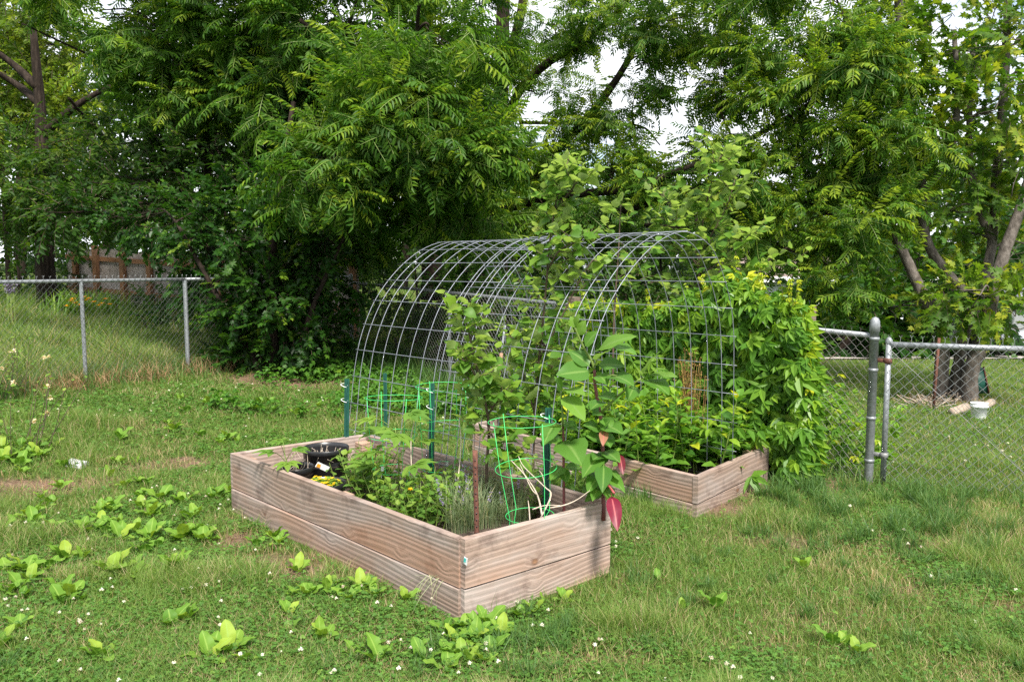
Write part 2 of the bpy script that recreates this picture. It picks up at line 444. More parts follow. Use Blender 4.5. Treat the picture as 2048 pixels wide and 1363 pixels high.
M['rosette'] = leaf_mat("broadleaf_weed", [(0, (.055, .15, .018)), (.5, (.13, .25, .028)), (1, (.27, .36, .045))], .3, .55, veins=(.24, .36, .07))
M['grey_grass'] = leaf_mat("grey_green_grass", [(0, (.10, .15, .075)), (.6, (.21, .27, .14)), (1, (.42, .39, .24))], .3, .6)
M['dry'] = leaf_mat("dry_brown_stalk", [(0, (.13, .07, .035)), (.6, (.26, .15, .06)), (1, (.36, .26, .06))], .2, .7)
M['yellow_petal'] = leaf_mat("yellow_petal", [(0, (.70, .42, .01)), (1, (.85, .62, .03))], .3)
M['orange_petal'] = leaf_mat("orange_petal", [(0, (.80, .26, .01)), (1, (.85, .48, .02))], .3)
M['purple_petal'] = leaf_mat("purple_petal", [(0, (.13, .10, .20)), (1, (.30, .26, .40))], .3)
M['cream_petal'] = leaf_mat("cream_petal", [(0, (.55, .42, .28)), (1, (.74, .66, .50))], .3)
M['clover_petal'] = leaf_mat("clover_petal", [(0, (.55, .42, .36)), (.4, (.70, .66, .60)), (1, (.82, .81, .77))], .25)
M['grass'] = leaf_mat("grass_blade", [(0, (.065, .13, .028)), (.35, (.12, .205, .04)), (.62, (.19, .275, .06)), (.74, (.25, .30, .09)), (.80, (.36, .28, .145)), (1, (.50, .40, .24))], .36, .5)
M['bluegrass'] = leaf_mat("tall_grass_blade", [(0, (.045, .105, .032)), (.6, (.09, .18, .044)), (1, (.20, .27, .07))], .34, .45)
M['straw'] = leaf_mat("dead_grass", [(0, (.20, .105, .055)), (.5, (.33, .20, .11)), (1, (.48, .36, .22))], .2, .7)
M['clover'] = leaf_mat("clover_leaf", [(0, (.052, .135, .024)), (.6, (.095, .205, .034)), (1, (.175, .29, .05))], .36, .5)

# ------------------------------------------------------------------ leaf shapes (local: +Y along the leaf, +Z its upper side)
def leaf2(L, W, fold=.12, droop=.18):
    V = np.array([(0, 0, 0), (-.5 * W, .32 * L, fold * W), (-.36 * W, .68 * L, fold * W - .5 * droop * L), (0, L, -droop * L), (.36 * W, .68 * L, fold * W - .5 * droop * L), (.5 * W, .32 * L, fold * W)])
    return V, np.array([(0, 5, 4, 3), (0, 3, 2, 1)])
def leaf_maple(L, W, droop=.25, fold=.12):
    h = [(0, 0), (.26, -.03), (.50, .20), (.27, .33), (.48, .66), (.17, .58), (0, 1)]
    pts = h + [(-x, y) for x, y in h[-2:0:-1]]
    V = np.array([(0, .36, 0)] + [(x, y, 0) for x, y in pts]); V[:, 2] = fold * np.abs(V[:, 0]) - droop * V[:, 1] ** 2 - .2 * V[:, 0] ** 2
    V *= (W, L, L); n = len(pts)
    return V, np.array([(0, 1 + i, 1 + (i + 1) % n) for i in range(n)])
def hero_leaf(L, W, n=7, bend=.6, cup=.12, wave=.03, pet=.15, seed=0, shape=1.0, across=2, blunt=.85):
    """broad leaf with midrib, cupped and bent, wavy margin; returns V, F, mid"""
    r = np.random.default_rng(seed)
    t = np.linspace(0, 1, n); w = W / 2 * np.sin(np.pi * np.clip(t, .0, 1) ** (.72 * shape)) ** blunt; w[0] = w[-1] = W * .012
    ang = np.cumsum(np.full(n, bend / n)) - bend * .3
    y = np.r_[0, np.cumsum(np.cos(ang[:-1]))] * L / (n - 1); z = np.r_[0, -np.cumsum(np.sin(ang[:-1]))] * L / (n - 1)
    us = np.linspace(-1, 1, 2 * across + 1); V, md = [], []
    ph = r.random() * 6
    for i in range(n):
        for u in us:
            wv = wave * L * math.sin(t[i] * 13 + ph + (2 if u > 0 else 0)) * u * u * (w[i] > W * .05)
            V.append((u * w[i], y[i], z[i] + cup * abs(u) ** 1.3 * w[i] * 2 + wv)); md.append(abs(u))
    V = np.array(V); V[:, 1] += pet * L; k = len(us)
    F = [(i * k + j, i * k + j + 1, (i + 1) * k + j + 1, (i + 1) * k + j) for i in range(n - 1) for j in range(k - 1)]
    m = len(V); c = k // 2; e = .012 * L
    V = np.vstack([V, [(-e, 0, 0), (e, 0, 0), (e, pet * L * 1.05, V[c, 2]), (-e, pet * L * 1.05, V[c, 2])]]); md += [0, 0, 0, 0]
    F.append((m, m + 1, m + 2, m + 3))
    return V, np.array(F), np.array(md)
def T1(V, F, mid=1.0):
    t = Tmpl(); t.add(V, F, 0.0, 0, mid); return t.fin()
def walnut_leaf(L=.46, pairs=8, seed=0, lw=.034, ll=.115, droop=.55):
    r = np.random.default_rng(seed); t = Tmpl()
    s = np.linspace(0, 1, 9); a = np.cumsum(np.full(9, droop / 9)) - .15
    y = np.r_[0, np.cumsum(np.cos(a[:-1]))] * L / 8; z = np.r_[0, -np.cumsum(np.sin(a[:-1]))] * L / 8
    hw = .003
    V = np.concatenate([np.c_[np.full(9, -hw), y, z], np.c_[np.full(9, hw), y, z]])
    t.add(V, np.array([(i, 9 + i, 10 + i, i + 1) for i in range(8)]), 0, 1)
    def lf(s0, side, scale):
        yy, zz = np.interp(s0, s, y), np.interp(s0, s, z); aa = np.interp(s0, s, a)
        V, F = leaf2(ll * scale * (.9 + .2 * r.random()), lw * (.9 + .2 * r.random()) * min(1, scale + .15), .15, .22)
        fw = .45 + .25 * s0 + .1 * r.standard_normal(); dn = .35 + .2 * r.standard_normal()
        d = np.array([[side * 1.0, fw * math.cos(aa), -dn - fw * math.sin(aa)]]) if side else np.array([[0, math.cos(aa), -math.sin(aa) - .15]])
        m = frames(d, 1.0, np.array([.25 * r.standard_normal()]))[0]
        t.add(V @ m.T + (0, yy, zz), F, .10 * r.standard_normal() + (.05 if s0 > .8 else 0))
    for i in range(pairs):
        s0 = .16 + .80 * i / (pairs - 1); sc = .72 + .5 * math.sin(math.pi * (.18 + .72 * i / (pairs - 1)))
        for sd in (-1, 1): lf(s0 + .02 * sd, sd, min(sc, 1.08))
    lf(1.0, 0, .9); return t.fin()
def creeper_leaf(L=.10, seed=0, n=5, W=.045):
    r = np.random.default_rng(seed); t = Tmpl()
    for i, a in enumerate(np.linspace(-1.5, 1.5, n)):
        V, F = leaf2(L * (1 - .16 * abs(a)), W * (1 - .1 * abs(a)), .12, .3)
        m = frames(np.array([[math.sin(a), math.cos(a), -.25 + .1 * r.standard_normal()]]), 1, np.array([.2 * r.standard_normal()]))[0]
        t.add(V @ m.T, F, .05 * r.standard_normal())
    return t.fin()
def lobed_leaf(L=.16, seed=0):
    """deeply cut palmate leaf (hibiscus-like)"""
    r = np.random.default_rng(seed); t = Tmpl()
    for a in (-1.25, -.62, 0, .62, 1.25):
        V, F, md = hero_leaf(L * (1 - .22 * abs(a)), L * .36, 5, .5, .1, .02, 0.02, seed, .9, 1)
        m = frames(np.array([[math.sin(a), math.cos(a), -.05]]), 1)[0]; t.add(V @ m.T, F, .05 * r.standard_normal(), 0, md)
    return t.fin()
def spray(leaves, n, length, radial=.9, fwd=.5, flat=.5, droop=.15, twig=.004, seed=0, start=.15, var=.25, rv=.12, tipl=.0):
    """a leafy shoot: leaves (list of Tmpl) set along a twig that runs along +Y"""
    r = np.random.default_rng(seed); t = Tmpl()
    ts = np.linspace(start, 1, n)
    pz = lambda u: -droop * length * u * u
    if twig:
        mbt = MB(); tube(mbt, [(0.02 * length * math.sin(5 * u + seed), u * length, pz(u)) for u in np.linspace(0, 1, 5)], np.linspace(twig, twig * .35, 5), 3, cap=False)
        t.add(np.concatenate(mbt.v), [q for q, _ in mbt.f], 0, 1)
    for i, u in enumerate(ts):
        L = leaves[r.integers(len(leaves))]
        a = i * 2.4 + r.standard_normal() * .3
        if r.random() < flat: a = (0 if i % 2 else math.pi) + .35 * r.standard_normal()
        w = fwd + .9 * (u > .93) * 1.0
        d = np.array([[radial * math.cos(a), w, radial * math.sin(a) * .8 - .12]])
        m = frames(d, np.array([1 - var + 2 * var * r.random()]) * (1 - .25 * max(0, u - .6)), np.array([.45 * r.standard_normal()]))[0]
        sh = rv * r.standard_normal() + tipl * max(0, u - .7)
        for V, R, Mi in ((L.V, L.R, L.M),):
            base = t.n; t.v.append(V @ m.T + (0, u * length, pz(u))); t.r.append(R + sh); t.mid.append(Mi); t.n += len(V)
            for q, mt in L.F: t.f.append((q + base, mt))
    return t.fin()

W_LEAF = [walnut_leaf(.44 + .08 * i, 7 + i, i, droop=.4 + .22 * i) for i in range(3)]
S_WALNUT = [spray(W_LEAF, 7, .30, .95, .45, .25, .1, .006, i, .1, .22, .08, .5) for i in range(4)]
W_FAR = [walnut_leaf(.46, 6, 20 + i, lw=.042, ll=.13, droop=.6) for i in range(2)]
S_WALNUT_FAR = [spray(W_FAR, 5, .35, .95, .45, .3, .1, .006, 10 + i, .1, .25, .1) for i in range(3)]
L_MAPLE = [T1(*leaf_maple(.105, .105, .3)), T1(*leaf_maple(.095, .10, .15, .2)), T1(*leaf_maple(.085, .09, .4))]
S_MAPLE = [spray(L_MAPLE, 12, .42, .8, .35, .75, .12, .004, i, .15, .25, .12, .6) for i in range(4)]
L_SHRUB = [T1(*leaf_maple(.075, .078, .3)), T1(*leaf2(.085, .055, .12, .25)), T1(*leaf_maple(.06, .066, .15))]
S_SHRUB = [spray(L_SHRUB, 14, .38, .8, .4, .8, .2, .003, 30 + i, .1, .3, .12, .5) for i in range(4)]
L_OV = [T1(*leaf2(.095, .045, .12, .25)), T1(*leaf2(.08, .042, .1, .1))]
S_WOOD = [spray(L_OV, 16, .45, .85, .45, .6, .18, .004, 40 + i, .08, .3, .14) for i in range(4)]
L_BIG = [T1(*leaf2(.17, .10, .12, .25)), T1(*leaf_maple(.17, .17, .3))]
S_FAR = [spray(L_BIG, 11, .7, .9, .4, .5, .2, .006, 50 + i, .05, .3, .16) for i in range(3)]
L_NEEDLE = [T1(*leaf2(.10, .008, 0, 0))]
S_NEEDLE = [spray(L_NEEDLE, 34, .55, .8, .5, .4, .5, .004, 60 + i, .03, .2, .1) for i in range(2)]

# ------------------------------------------------------------------ trees
def limb(pts, r0, r1, n=6):
    """pts: list of (px, py, depth) or world points -> smooth polyline with radii"""
    p = np.array([P(*q[:3]) if len(q) == 3 and q[0] > 30 else np.array(q) for q in pts], float)
    c = bezier(p, n); return c, np.linspace(r0, r1, len(c))
def crown(trunk_mb, crown_mb, clumps, tm, limbs, size=(.85, 1.2), tone=.5, tvar=.17, shell=.5, branch=.018, nb=5, lift=0.0, flatz=1.0, twigs=True):
    """clumps: (px,py,depth,rx,ry,rz,count) - leafy masses carried by branches that grow from the nearest limb"""
    allp = np.concatenate([c for c, _ in limbs])
    for cl in clumps:
        ce = P(*cl[:3]); rad = np.array(cl[3:6], float); k = int(cl[6]); sz_ = cl[7] if len(cl) > 7 else 1.0
        if twigs:
            dd = np.linalg.norm(allp - ce, axis=1) + .6 * np.clip(allp[:, 2] - ce[2], 0, 9)
            a = allp[np.argmin(dd)]
            mid = (a + ce) / 2 + np.array([0, 0, .12 * np.linalg.norm(ce - a)]) + rng.normal(0, .06, 3)
            tube(trunk_mb, bezier([a, mid, ce], 5), np.linspace(branch * 1.6, branch * .6, 11), 5, cap=False)
            for _ in range(nb):
                e = ce + unit(rng.normal(0, 1, 3)) * rad * .8
                tube(trunk_mb, bezier([a * .25 + mid * .75 if rng.random() < .4 else ce, (ce + e) / 2 + rng.normal(0, .08, 3), e], 4), np.linspace(branch * .6, .004, 9), 4, cap=False)
        u = rng.normal(0, 1, (k, 3)); u /= np.linalg.norm(u, axis=1, keepdims=True)
        rr = (shell + (1 - shell) * rng.random(k)) ** .7
        # lumps: pull sprays toward a few sub-centres so that gaps stay open
        sub = rng.normal(0, 1, (max(3, k // 9), 3)); sub /= np.linalg.norm(sub, axis=1, keepdims=True)
        near = np.argmax(u @ sub.T, axis=1)
        u = u * .55 + sub[near] * .45 + rng.normal(0, .05, (k, 3))
        pos = ce + u * rr[:, None] * rad
        d = u * .9 + rng.normal(0, .4, (k, 3)) + np.array([0, 0, -.18 + lift]); d[:, 2] *= flatz
        sc = rng.uniform(size[0], size[1], k) * sz_
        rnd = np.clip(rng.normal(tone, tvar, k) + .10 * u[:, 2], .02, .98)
        which = rng.integers(len(tm), size=k)
        fm = frames(d, sc, rng.normal(0, .25, k))
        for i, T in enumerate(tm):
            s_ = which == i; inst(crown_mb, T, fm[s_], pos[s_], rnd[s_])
def tree(name, label, limbs, clumps, tm, leafm, bark, group=None, loc=None, cat="tree", sides=9, **kw):
    base = limbs[0][0][0].copy()
    t = thing(name, base, label, cat, group)
    tb, cb = MB(), MB()
    for c, r in limbs: tube(tb, c, r, sides, wob=.14)
    crown(tb, cb, clumps, tm, limbs, **kw)
    put(tb, "trunk", [bark], t, True); put(cb, "crown", [leafm, M['green_stem' if leafm is M['walnut'] else 'twig']], t)
    return t

# ------------------------------------------------------------------ ground
def dirt(x, y):
    """0..1: bare, trodden earth and thatch patches"""
    d = np.zeros_like(x)
    for px, py, r, s in DIRT:
        g = G(px, py); d = np.maximum(d, s * np.exp(-(((x - g[0]) / r[0]) ** 2 + ((y - g[1]) / r[1]) ** 2)))
    return d
DIRT = [(60, 975, (.5, .22), 1), (200, 960, (.35, .12), .6), (300, 935, (.6, .18), .5), (390, 925, (.4, .15), .7), (470, 1085, (.16, .16), .9), (560, 1115, (.22, .14), 1), (620, 1140, (.2, .14), 1), (690, 1165, (.16, .1), .8), (780, 1200, (.12, .08), .7),
        (440, 1040, (.2, .12), .6), (1260, 1170, (.22, .12), .5), (1340, 1230, (.25, .12), .5), (1500, 1290, (.4, .14), .4), (1240, 1330, (.3, .1), .8), (1650, 1230, (.5, .18), .45), (1430, 1010, (.22, .25), .9), (1490, 985, (.25, .2), .9), (1560, 1080, (.5, .25), .6), (1780, 1180, (.5, .2), .45),
        (1990, 1210, (.4, .18), .5), (1640, 970, (.3, .25), .9), (1880, 1090, (.5, .25), .6), (170, 1290, (.3, .08), .5), (50, 1270, (.3, .1), .5), (1900, 800, (.6, .35), .9), (560, 760, (1.0, .5), .9), (380, 1280, (.25, .08), .4), (1050, 1190, (.2, .12), .5)]
_dirt_c = np.array([[*G(px, py)[:2], *r, s] for px, py, r, s in DIRT])
def dirt(x, y):
    x = np.asarray(x, float); y = np.asarray(y, float); d = np.zeros_like(x)
    wx = x + .25 * (fnoise(x, y, 3.1, 11) - .5); wy = y + .25 * (fnoise(x, y, 3.1, 12) - .5)
    for cx, cy, rx, ry, s in _dirt_c: d = np.maximum(d, s * np.exp(-(((wx - cx) / rx) ** 2 + ((wy - cy) / ry) ** 2)))
    return d * (.5 + .9 * fnoise(x, y, 7, 5))
def axis(stops):
    out = []
    for (a, b, st) in stops: out.append(np.arange(a, b, st))
    return np.concatenate(out + [[stops[-1][1]]])
gx = axis([(-260, -40, 22), (-40, -10, 2), (-10, 9, .16), (9, 40, 2), (40, 260, 22)])
gy = axis([(-40, -4, 4), (-4, 2, .5), (2, 14, .16), (14, 40, 1.3), (40, 320, 20)])
GX, GY = np.meshgrid(gx, gy); GZ = ground(GX, GY)
mb = MB(); nx, ny = len(gx), len(gy)
ii = np.arange(nx * ny).reshape(ny, nx)
mb.add(np.c_[GX.ravel(), GY.ravel(), GZ.ravel()], np.stack([ii[:-1, :-1].ravel(), ii[:-1, 1:].ravel(), ii[1:, 1:].ravel(), ii[1:, :-1].ravel()], 1), 0, dirt=np.clip(dirt(GX, GY), 0, 1).ravel())
def ground_mat():
    m, nt, out = new_mat("lawn_ground"); L = nt.links
    tcn = N(nt, "ShaderNodeTexCoord")
    def noise(sc, det=6, rough=.65):
        n = N(nt, "ShaderNodeTexNoise"); n.inputs["Scale"].default_value = sc; n.inputs["Detail"].default_value = det; n.inputs["Roughness"].default_value = rough
        L.new(tcn.outputs["Object"], n.inputs["Vector"]); return n.outputs["Fac"]
    f = noise(45, 8, .75); g = noise(1.3)
    earth = ramp(nt, [(.3, (.07, .042, .03)), (.5, (.17, .11, .075)), (.66, (.33, .23, .165))], f).outputs["Color"]
    turf = ramp(nt, [(.3, (.03, .055, .014)), (.55, (.065, .105, .022)), (.7, (.13, .14, .05))], f).outputs["Color"]
    turf = mix(nt, turf, (.12, .135, .045), ramp(nt, [(.45, (0, 0, 0)), (.7, (.6, .6, .6))], g).outputs["Color"])
    at = N(nt, "ShaderNodeAttribute", attribute_name="dirt")
    df = ramp(nt, [(.2, (0, 0, 0)), (.6, (1, 1, 1))], at.outputs["Fac"]).outputs["Color"]
    c = mix(nt, turf, earth, df)
    bs = N(nt, "ShaderNodeBsdfPrincipled", Roughness=.95); bs.inputs["Specular IOR Level"].default_value = .1
    L.new(c, bs.inputs["Base Color"])
    b = N(nt, "ShaderNodeBump"); b.inputs["Strength"].default_value = .8; b.inputs["Distance"].default_value = .03
    L.new(f, b.inputs["Height"]); L.new(b.outputs[0], bs.inputs["Normal"]); L.new(bs.outputs[0], out.inputs["Surface"])
    return m
tag(mb.build("lawn", [ground_mat()], None, True), kind="structure")

# ------------------------------------------------------------------ raised beds: corners measured on the top edge (A left, B front, C right, D back)
ZT1, ZT2 = .39, .27
B1 = dict(A=at_z(460, 905, ZT1)[:2], B=at_z(931, 1079, ZT1)[:2], C=at_z(1222, 1000, ZT1)[:2], D=at_z(735, 866, ZT1)[:2])
A2, B2, C2 = at_z(945, 846, ZT2)[:2], at_z(1397, 953, ZT2)[:2], at_z(1537, 892, ZT2)[:2]
B2c = dict(A=A2, B=B2, C=C2, D=A2 + (C2 - B2))
def inside(Q, x, y, grow=0.0):
    p = [Q[k] for k in 'ABCD']; c = sum(p) / 4; ok = np.ones_like(x, bool)
    for a, b in zip(p, p[1:] + p[:1]):
        e = unit(np.r_[b - a, 0])[:2]; n = np.array([-e[1], e[0]])
        if (c - a) @ n < 0: n = -n
        ok &= ((x - a[0]) * n[0] + (y - a[1]) * n[1]) > -grow
    return ok
def board(parent, p, q, z0, z1, th=.038, side=1, m=M['board'], jitter=.004, warp=.004):
    """one plank whose outer top edge runs p -> q; side: which way its thickness goes (inwards)"""
    p = np.asarray(p); q = np.asarray(q); e = q - p; L = np.linalg.norm(e); e = e / L; n = np.array([-e[1], e[0]]) * side
    ns = 14; h = .0035; y, z = th / 2, (z1 - z0) / 2
    prof = np.array([(-y + h, -z), (y - h, -z), (y, -z + h), (y, z - h), (y - h, z), (-y + h, z), (-y, z - h), (-y, -z + h)])
    V = []
    for i, s in enumerate(np.linspace(-L / 2, L / 2, ns)):
        bow = warp * math.sin(3.1 * i / ns + p[0] * 9 + z0 * 30)
        V.append(np.c_[np.full(8, s), prof[:, 0] + bow, prof[:, 1] + .5 * bow + rng.normal(0, .0006, 8)])
    k = np.arange(8); F = [np.concatenate([np.stack([i * 8 + k, i * 8 + (k + 1) % 8, (i + 1) * 8 + (k + 1) % 8, (i + 1) * 8 + k], 1)[:, ::-1] for i in range(ns - 1)]), np.stack([k, (ns - 1) * 8 + k[::-1]])]
    b = MB(); b.add(np.concatenate(V), F)
    o = b.build("board", [m], parent)
    c = (p + q) / 2 + n * (th / 2 + rng.uniform(-jitter, jitter))
    o.location = np.array([c[0], c[1], (z0 + z1) / 2]) - np.array(parent.location)
    o.rotation_euler = (0, rng.normal(0, .0015), math.atan2(e[1], e[0]))
    return o
def make_bed(Q, zt, hb, soil_z, label, mats, stakes):
    c = (Q['A'] + Q['B'] + Q['C'] + Q['D']) / 4
    t = thing("raised_bed", (c[0], c[1], 0), label, "raised bed", "raised garden beds")
    th = .038
    A, B, C, D = (Q[k] for k in 'ABCD')
    u = unit(np.r_[B - A, 0])[:2]
    gap = .004
    for row, (z1, z0) in enumerate(((zt, zt - hb), (zt - hb - gap, zt - 2 * hb - gap))):
        off = .004 * row
        for a, b, s in ((A, B, 1), (D, C, -1)):                        # long boards butt between the short ones
            o2_ = np.array([u[1], -u[0]]) * s * (.013 if row and s > 0 else .003) ; board(t, a + u * (th + .002) + o2_, b - u * (th + .002) + o2_, z0, z1, th, s, mats[0])
        board(t, B - u * off, C - u * off, z0, z1 - .002, th, 1, mats[1]); board(t, A, D, z0, z1 - .002, th, -1, mats[1])
    for k, frac in stakes:                                             # inner corner and side stakes
        a, b = Q[k[0]], Q[k[1]]; p = a + (b - a) * frac; p = p + (c - p) / np.linalg.norm(c - p) * .0
        e = unit(np.r_[b - a, 0])[:2]; n = np.array([-e[1], e[0]]); n = n if (c - p) @ n > 0 else -n
        p = p + n * (th + .048)
        sb = MB(); box(sb, (0, 0, 0), (.088, .088, .56), 0, 0, .004)
        o = sb.build("corner_post", [M['stake']], t); o.location = (p[0] - c[0], p[1] - c[1], zt - .29 - .03); o.rotation_euler = (0, 0, math.atan2(e[1], e[0]))
    sm = MB(); ng = 26
    g = np.linspace(0.02, .98, ng); S, R = np.meshgrid(g, g)
    XY = ((1 - S) * (1 - R))[..., None] * A + (S * (1 - R))[..., None] * B + (S * R)[..., None] * C + ((1 - S) * R)[..., None] * D
    Z = soil_z + .05 * (fnoise(XY[..., 0], XY[..., 1], 4, 9) - .5)
    i2 = np.arange(ng * ng).reshape(ng, ng)
    sm.add(np.c_[XY.reshape(-1, 2), Z.ravel()], np.stack([i2[:-1, :-1].ravel(), i2[:-1, 1:].ravel(), i2[1:, 1:].ravel(), i2[1:, :-1].ravel()], 1))
    put(sm, "soil", [M['soil']], t, True)
    return t
make_bed(B1, ZT1, .235, .20, "weathered timber raised bed nearest the viewer, holding black pots and green wire cages", (M['board'], M['board_red']),
         [('AB', .035), ('AB', .965), ('DC', .035), ('DC', .965), ('AB', .52), ('DC', .52)])
make_bed(B2c, ZT2, .184, .10, "weathered timber raised bed farther back, overflowing with green plants by the creeper", (M['board_red'], M['board']),
         [('AB', .04), ('AB', .96), ('DC', .04), ('DC', .96)])

# green staple tag left on the near corner
tg = MB(); box(tg, (0, 0, 0), (.022, .002, .036), 0, 0); box(tg, (-.002, -.0022, .004), (.011, .0016, .02), .3, 1)
o = tg.build("paper_tag", [M['white_plastic'], M['teal_print']]); bq = B1['B'] + unit(np.r_[B1['C'] - B1['B'], 0])[:2] * .014 - unit(np.r_[B1['B'] - B1['A'], 0])[:2] * -.002
_e = unit(np.r_[B1['C'] - B1['B'], 0])[:2]; _n = np.array([-_e[1], _e[0]])
bq = B1['B'] - unit(np.r_[B1['B'] - B1['A'], 0])[:2] * .002; cq = P(931, 1121, bq[1] - .012)
o.location = (cq[0], cq[1], cq[2]); o.rotation_euler = (.1, .25, math.atan2(_e[1], _e[0]) - 1.45)
tag(o, "small white and turquoise paper tag stapled to the near corner of the front bed", "tag")

# ------------------------------------------------------------------ arched wire panels
PROF = np.array([(-.015, .12), (.045, .5), (.085, .80), (.135, 1.03), (.205, 1.21), (.295, 1.37), (.415, 1.51), (.55, 1.63), (.72, 1.74), (.9, 1.81), (1.05, 1.828), (1.2, 1.80), (1.36, 1.73), (1.47, 1.61), (1.57, 1.465), (1.643, 1.31), (1.684, 1.147), (1.707, .9), (1.722, .66), (1.735, .1)])
AR0, AR1 = np.array([-1.262, 5.95]), np.array([.335, 4.30])
au = (AR1 - AR0) / np.linalg.norm(AR1 - AR0); an = unit(np.r_[1.207, 1.21, 0])[:2]
pc = bezier(np.c_[PROF[:, 0], PROF[:, 1], np.zeros(len(PROF))], 6)[:, :2]
arc = np.r_[0, np.cumsum(np.linalg.norm(np.diff(pc, axis=0), axis=1))]
def arch_pt(s, a, lift=0.0):
    q = np.array([np.interp(a, arc, pc[:, 0]), np.interp(a, arc, pc[:, 1])])
    cc = np.array([.86, .9]); q = q + unit(np.r_[q - cc, 0])[:2] * lift
    xy = AR0 + au * s + an * q[0]
    return np.array([xy[0], xy[1], q[1]])
Ltot = np.linalg.norm(AR1 - AR0)
offs = np.array([0, .105, .215, .355, .505, .655, .81, .965, 1.115, 1.27])
def arch_panel(s0, flip, lift, a0, label):
    o_ = (1.27 - offs[::-1]) if flip else offs
    w = MB(); ax = np.arange(a0, arc[-1], .2)
    aa = np.linspace(a0 * .3, arc[-1] - .02 - a0 * .2, 64)
    for k, f in enumerate(o_):
        wob = rng.normal(0, .006)
        tube(w, [arch_pt(s0 + f + wob * math.sin(2 * t), t, lift) for t in aa], .0026, 5)
    for t in ax:
        tube(w, [arch_pt(s0 - .012 + (1.294) * u, t, lift + .006) for u in np.linspace(0, 1, 8)], .0025, 5)
    t = thing("arched_wire_panel", (*(AR0 + au * (s0 + .6)), 0), label, "wire panel", "arched wire panels")
    put(w, "wire_grid", [M['panel_wire']], t, True); return t
arch_panel(0.0, False, 0.0, .09, "wire panel bent into the far half of the arch, ending by the black pots")
arch_panel(Ltot - 1.27, True, .012, .03, "wire panel bent into the near half of the arch, ending by the pokeweed")

# green steel posts with white wire ties
def t_post(top, base_z, label, tie=True, lean=(0, 0)):
    x, y, zt = top; h = zt - base_z
    t = thing("steel_post", (x - lean[0], y - lean[1], base_z), label, "post", "green steel posts holding the arch")
    b = MB(); n = 8
    for i in range(1):
        V = []
        sec = [(-.018, .002), (-.018, -.002), (-.003, -.003), (-.003, -.022), (.003, -.022), (.003, -.003), (.018, -.002), (.018, .002)]
        for zz in np.linspace(0, h, 6): V += [(a + lean[0] * zz / h, c + lean[1] * zz / h, zz) for a, c in sec]
        k = np.arange(8); V = np.array(V)
        b.add(V, [np.concatenate([np.stack([j * 8 + k, j * 8 + (k + 1) % 8, (j + 1) * 8 + (k + 1) % 8, (j + 1) * 8 + k], 1) for j in range(5)]), (5 * 8 + k)[None]])
    for zz in np.arange(.06, h, .055): box(b, (lean[0] * zz / h, .006 + lean[1] * zz / h, zz), (.008, .009, .022), 0, 0, .002)
    o = b.build("post", [M['post_green']], t)
    if tie:
        for zz in (h - .05, h - .16):
            w = MB(); a = np.linspace(0, 5.6, 14); tube(w, np.c_[.024 * np.cos(a), .026 * np.sin(a) - .004, zz + .014 * np.sin(a * .7)], .0022, 4); w.build("wire_tie", [M['white_plastic']], t)
    return t
t_post(P(694, 757, 5.74), .1, "dark green steel post rising behind the tall black pot", lean=(.02, 0))
t_post(P(864, 766, 5.16), .1, "dark green steel post in the middle of the near bed, inside a wire cage", lean=(.012, 0))
t_post(P(1097, 815, 4.42), .1, "dark green steel post nearest the pokeweed, half hidden by big leaves", lean=(.02, 0))
t_post(P(1039, 738, 7.0), .05, "dark green steel post at the back of the arch near the wooden pole")
t_post(P(770, 746, 7.9), -.05, "dark green steel post seen through the far end of the arch", tie=False)

# wooden handled pole leaning inside the arch
pt = thing("garden_pole", G(992, 850), "slim wooden pole with a red band and blue upper end leaning behind the arch", "pole")
pp = [P(990, 800, 7.3), P(996, 748, 7.35), P(998, 742, 7.35), P(1003, 706, 7.4), P(1010, 650, 7.45)]
for nm, a, b_, r, mm in (("handle", 2, 3, .017, M['stake']), ("band", 1, 2, .018, M['red_paint']), ("lower_shaft", 0, 1, .016, M['stake']), ("upper_end", 3, 4, .012, M['galv'])):
    b = MB(); tube(b, np.linspace(pp[a], pp[b_], 4), r, 8); put(b, nm, [mm], pt, True)

# wire tomato cages
def cage(rings, label, lean=(0, 0), legs_to=.18):
    """rings: (centre px, py, depth, half width px)"""
    cs = [P(px, py, Y) for px, py, Y, _ in rings]; rs = [hw / F_PX * Y for _, _, Y, hw in rings]
    base = np.array([cs[-1][0] + lean[0], cs[-1][1] + lean[1], legs_to])
    t = thing("tomato_cage", base, label, "tomato cage", "green wire tomato cages")
    a = np.linspace(0, 2 * math.pi, 33)
    for c, r in zip(cs, rs):
        ti = rng.normal(0, .03, 2); b = MB()
        tube(b, np.c_[c[0] + r * np.cos(a), c[1] + r * np.sin(a), c[2] + r * (ti[0] * np.cos(a) + ti[1] * np.sin(a))], .0017, 5, cap=False)
        put(b, "ring", [M['cage_green']], t, True)
    for k in range(4):
        an_ = .6 + k * math.pi / 2
        pts = [c + np.array([r * math.cos(an_), r * math.sin(an_), .004]) for c, r in zip(cs, rs)]
        pts[0] = pts[0] + np.array([0, 0, .012])
        pts.append(base + np.array([math.cos(an_) * .06, math.sin(an_) * .06, 0])); b = MB(); tube(b, pts, .0017, 5)
        put(b, "leg", [M['cage_green']], t, True)
    return t
cage([(787, 795, 4.82, 58), (785, 869, 4.82, 50), (786, 938, 4.82, 41)], "bright green tomato cage over the lobed plant, beside the black pots")
cage([(885, 773, 4.95, 54), (888, 850, 4.95, 53), (886, 933, 4.95, 46)], "bright green tomato cage around the middle steel post")
cage([(1044, 843, 4.02, 69), (1052, 935, 4.02, 63), (1060, 1030, 3.95, 50)], "bright green tomato cage nearest the viewer, leaning beside the pokeweed", lean=(-.06, -.02), legs_to=.22)

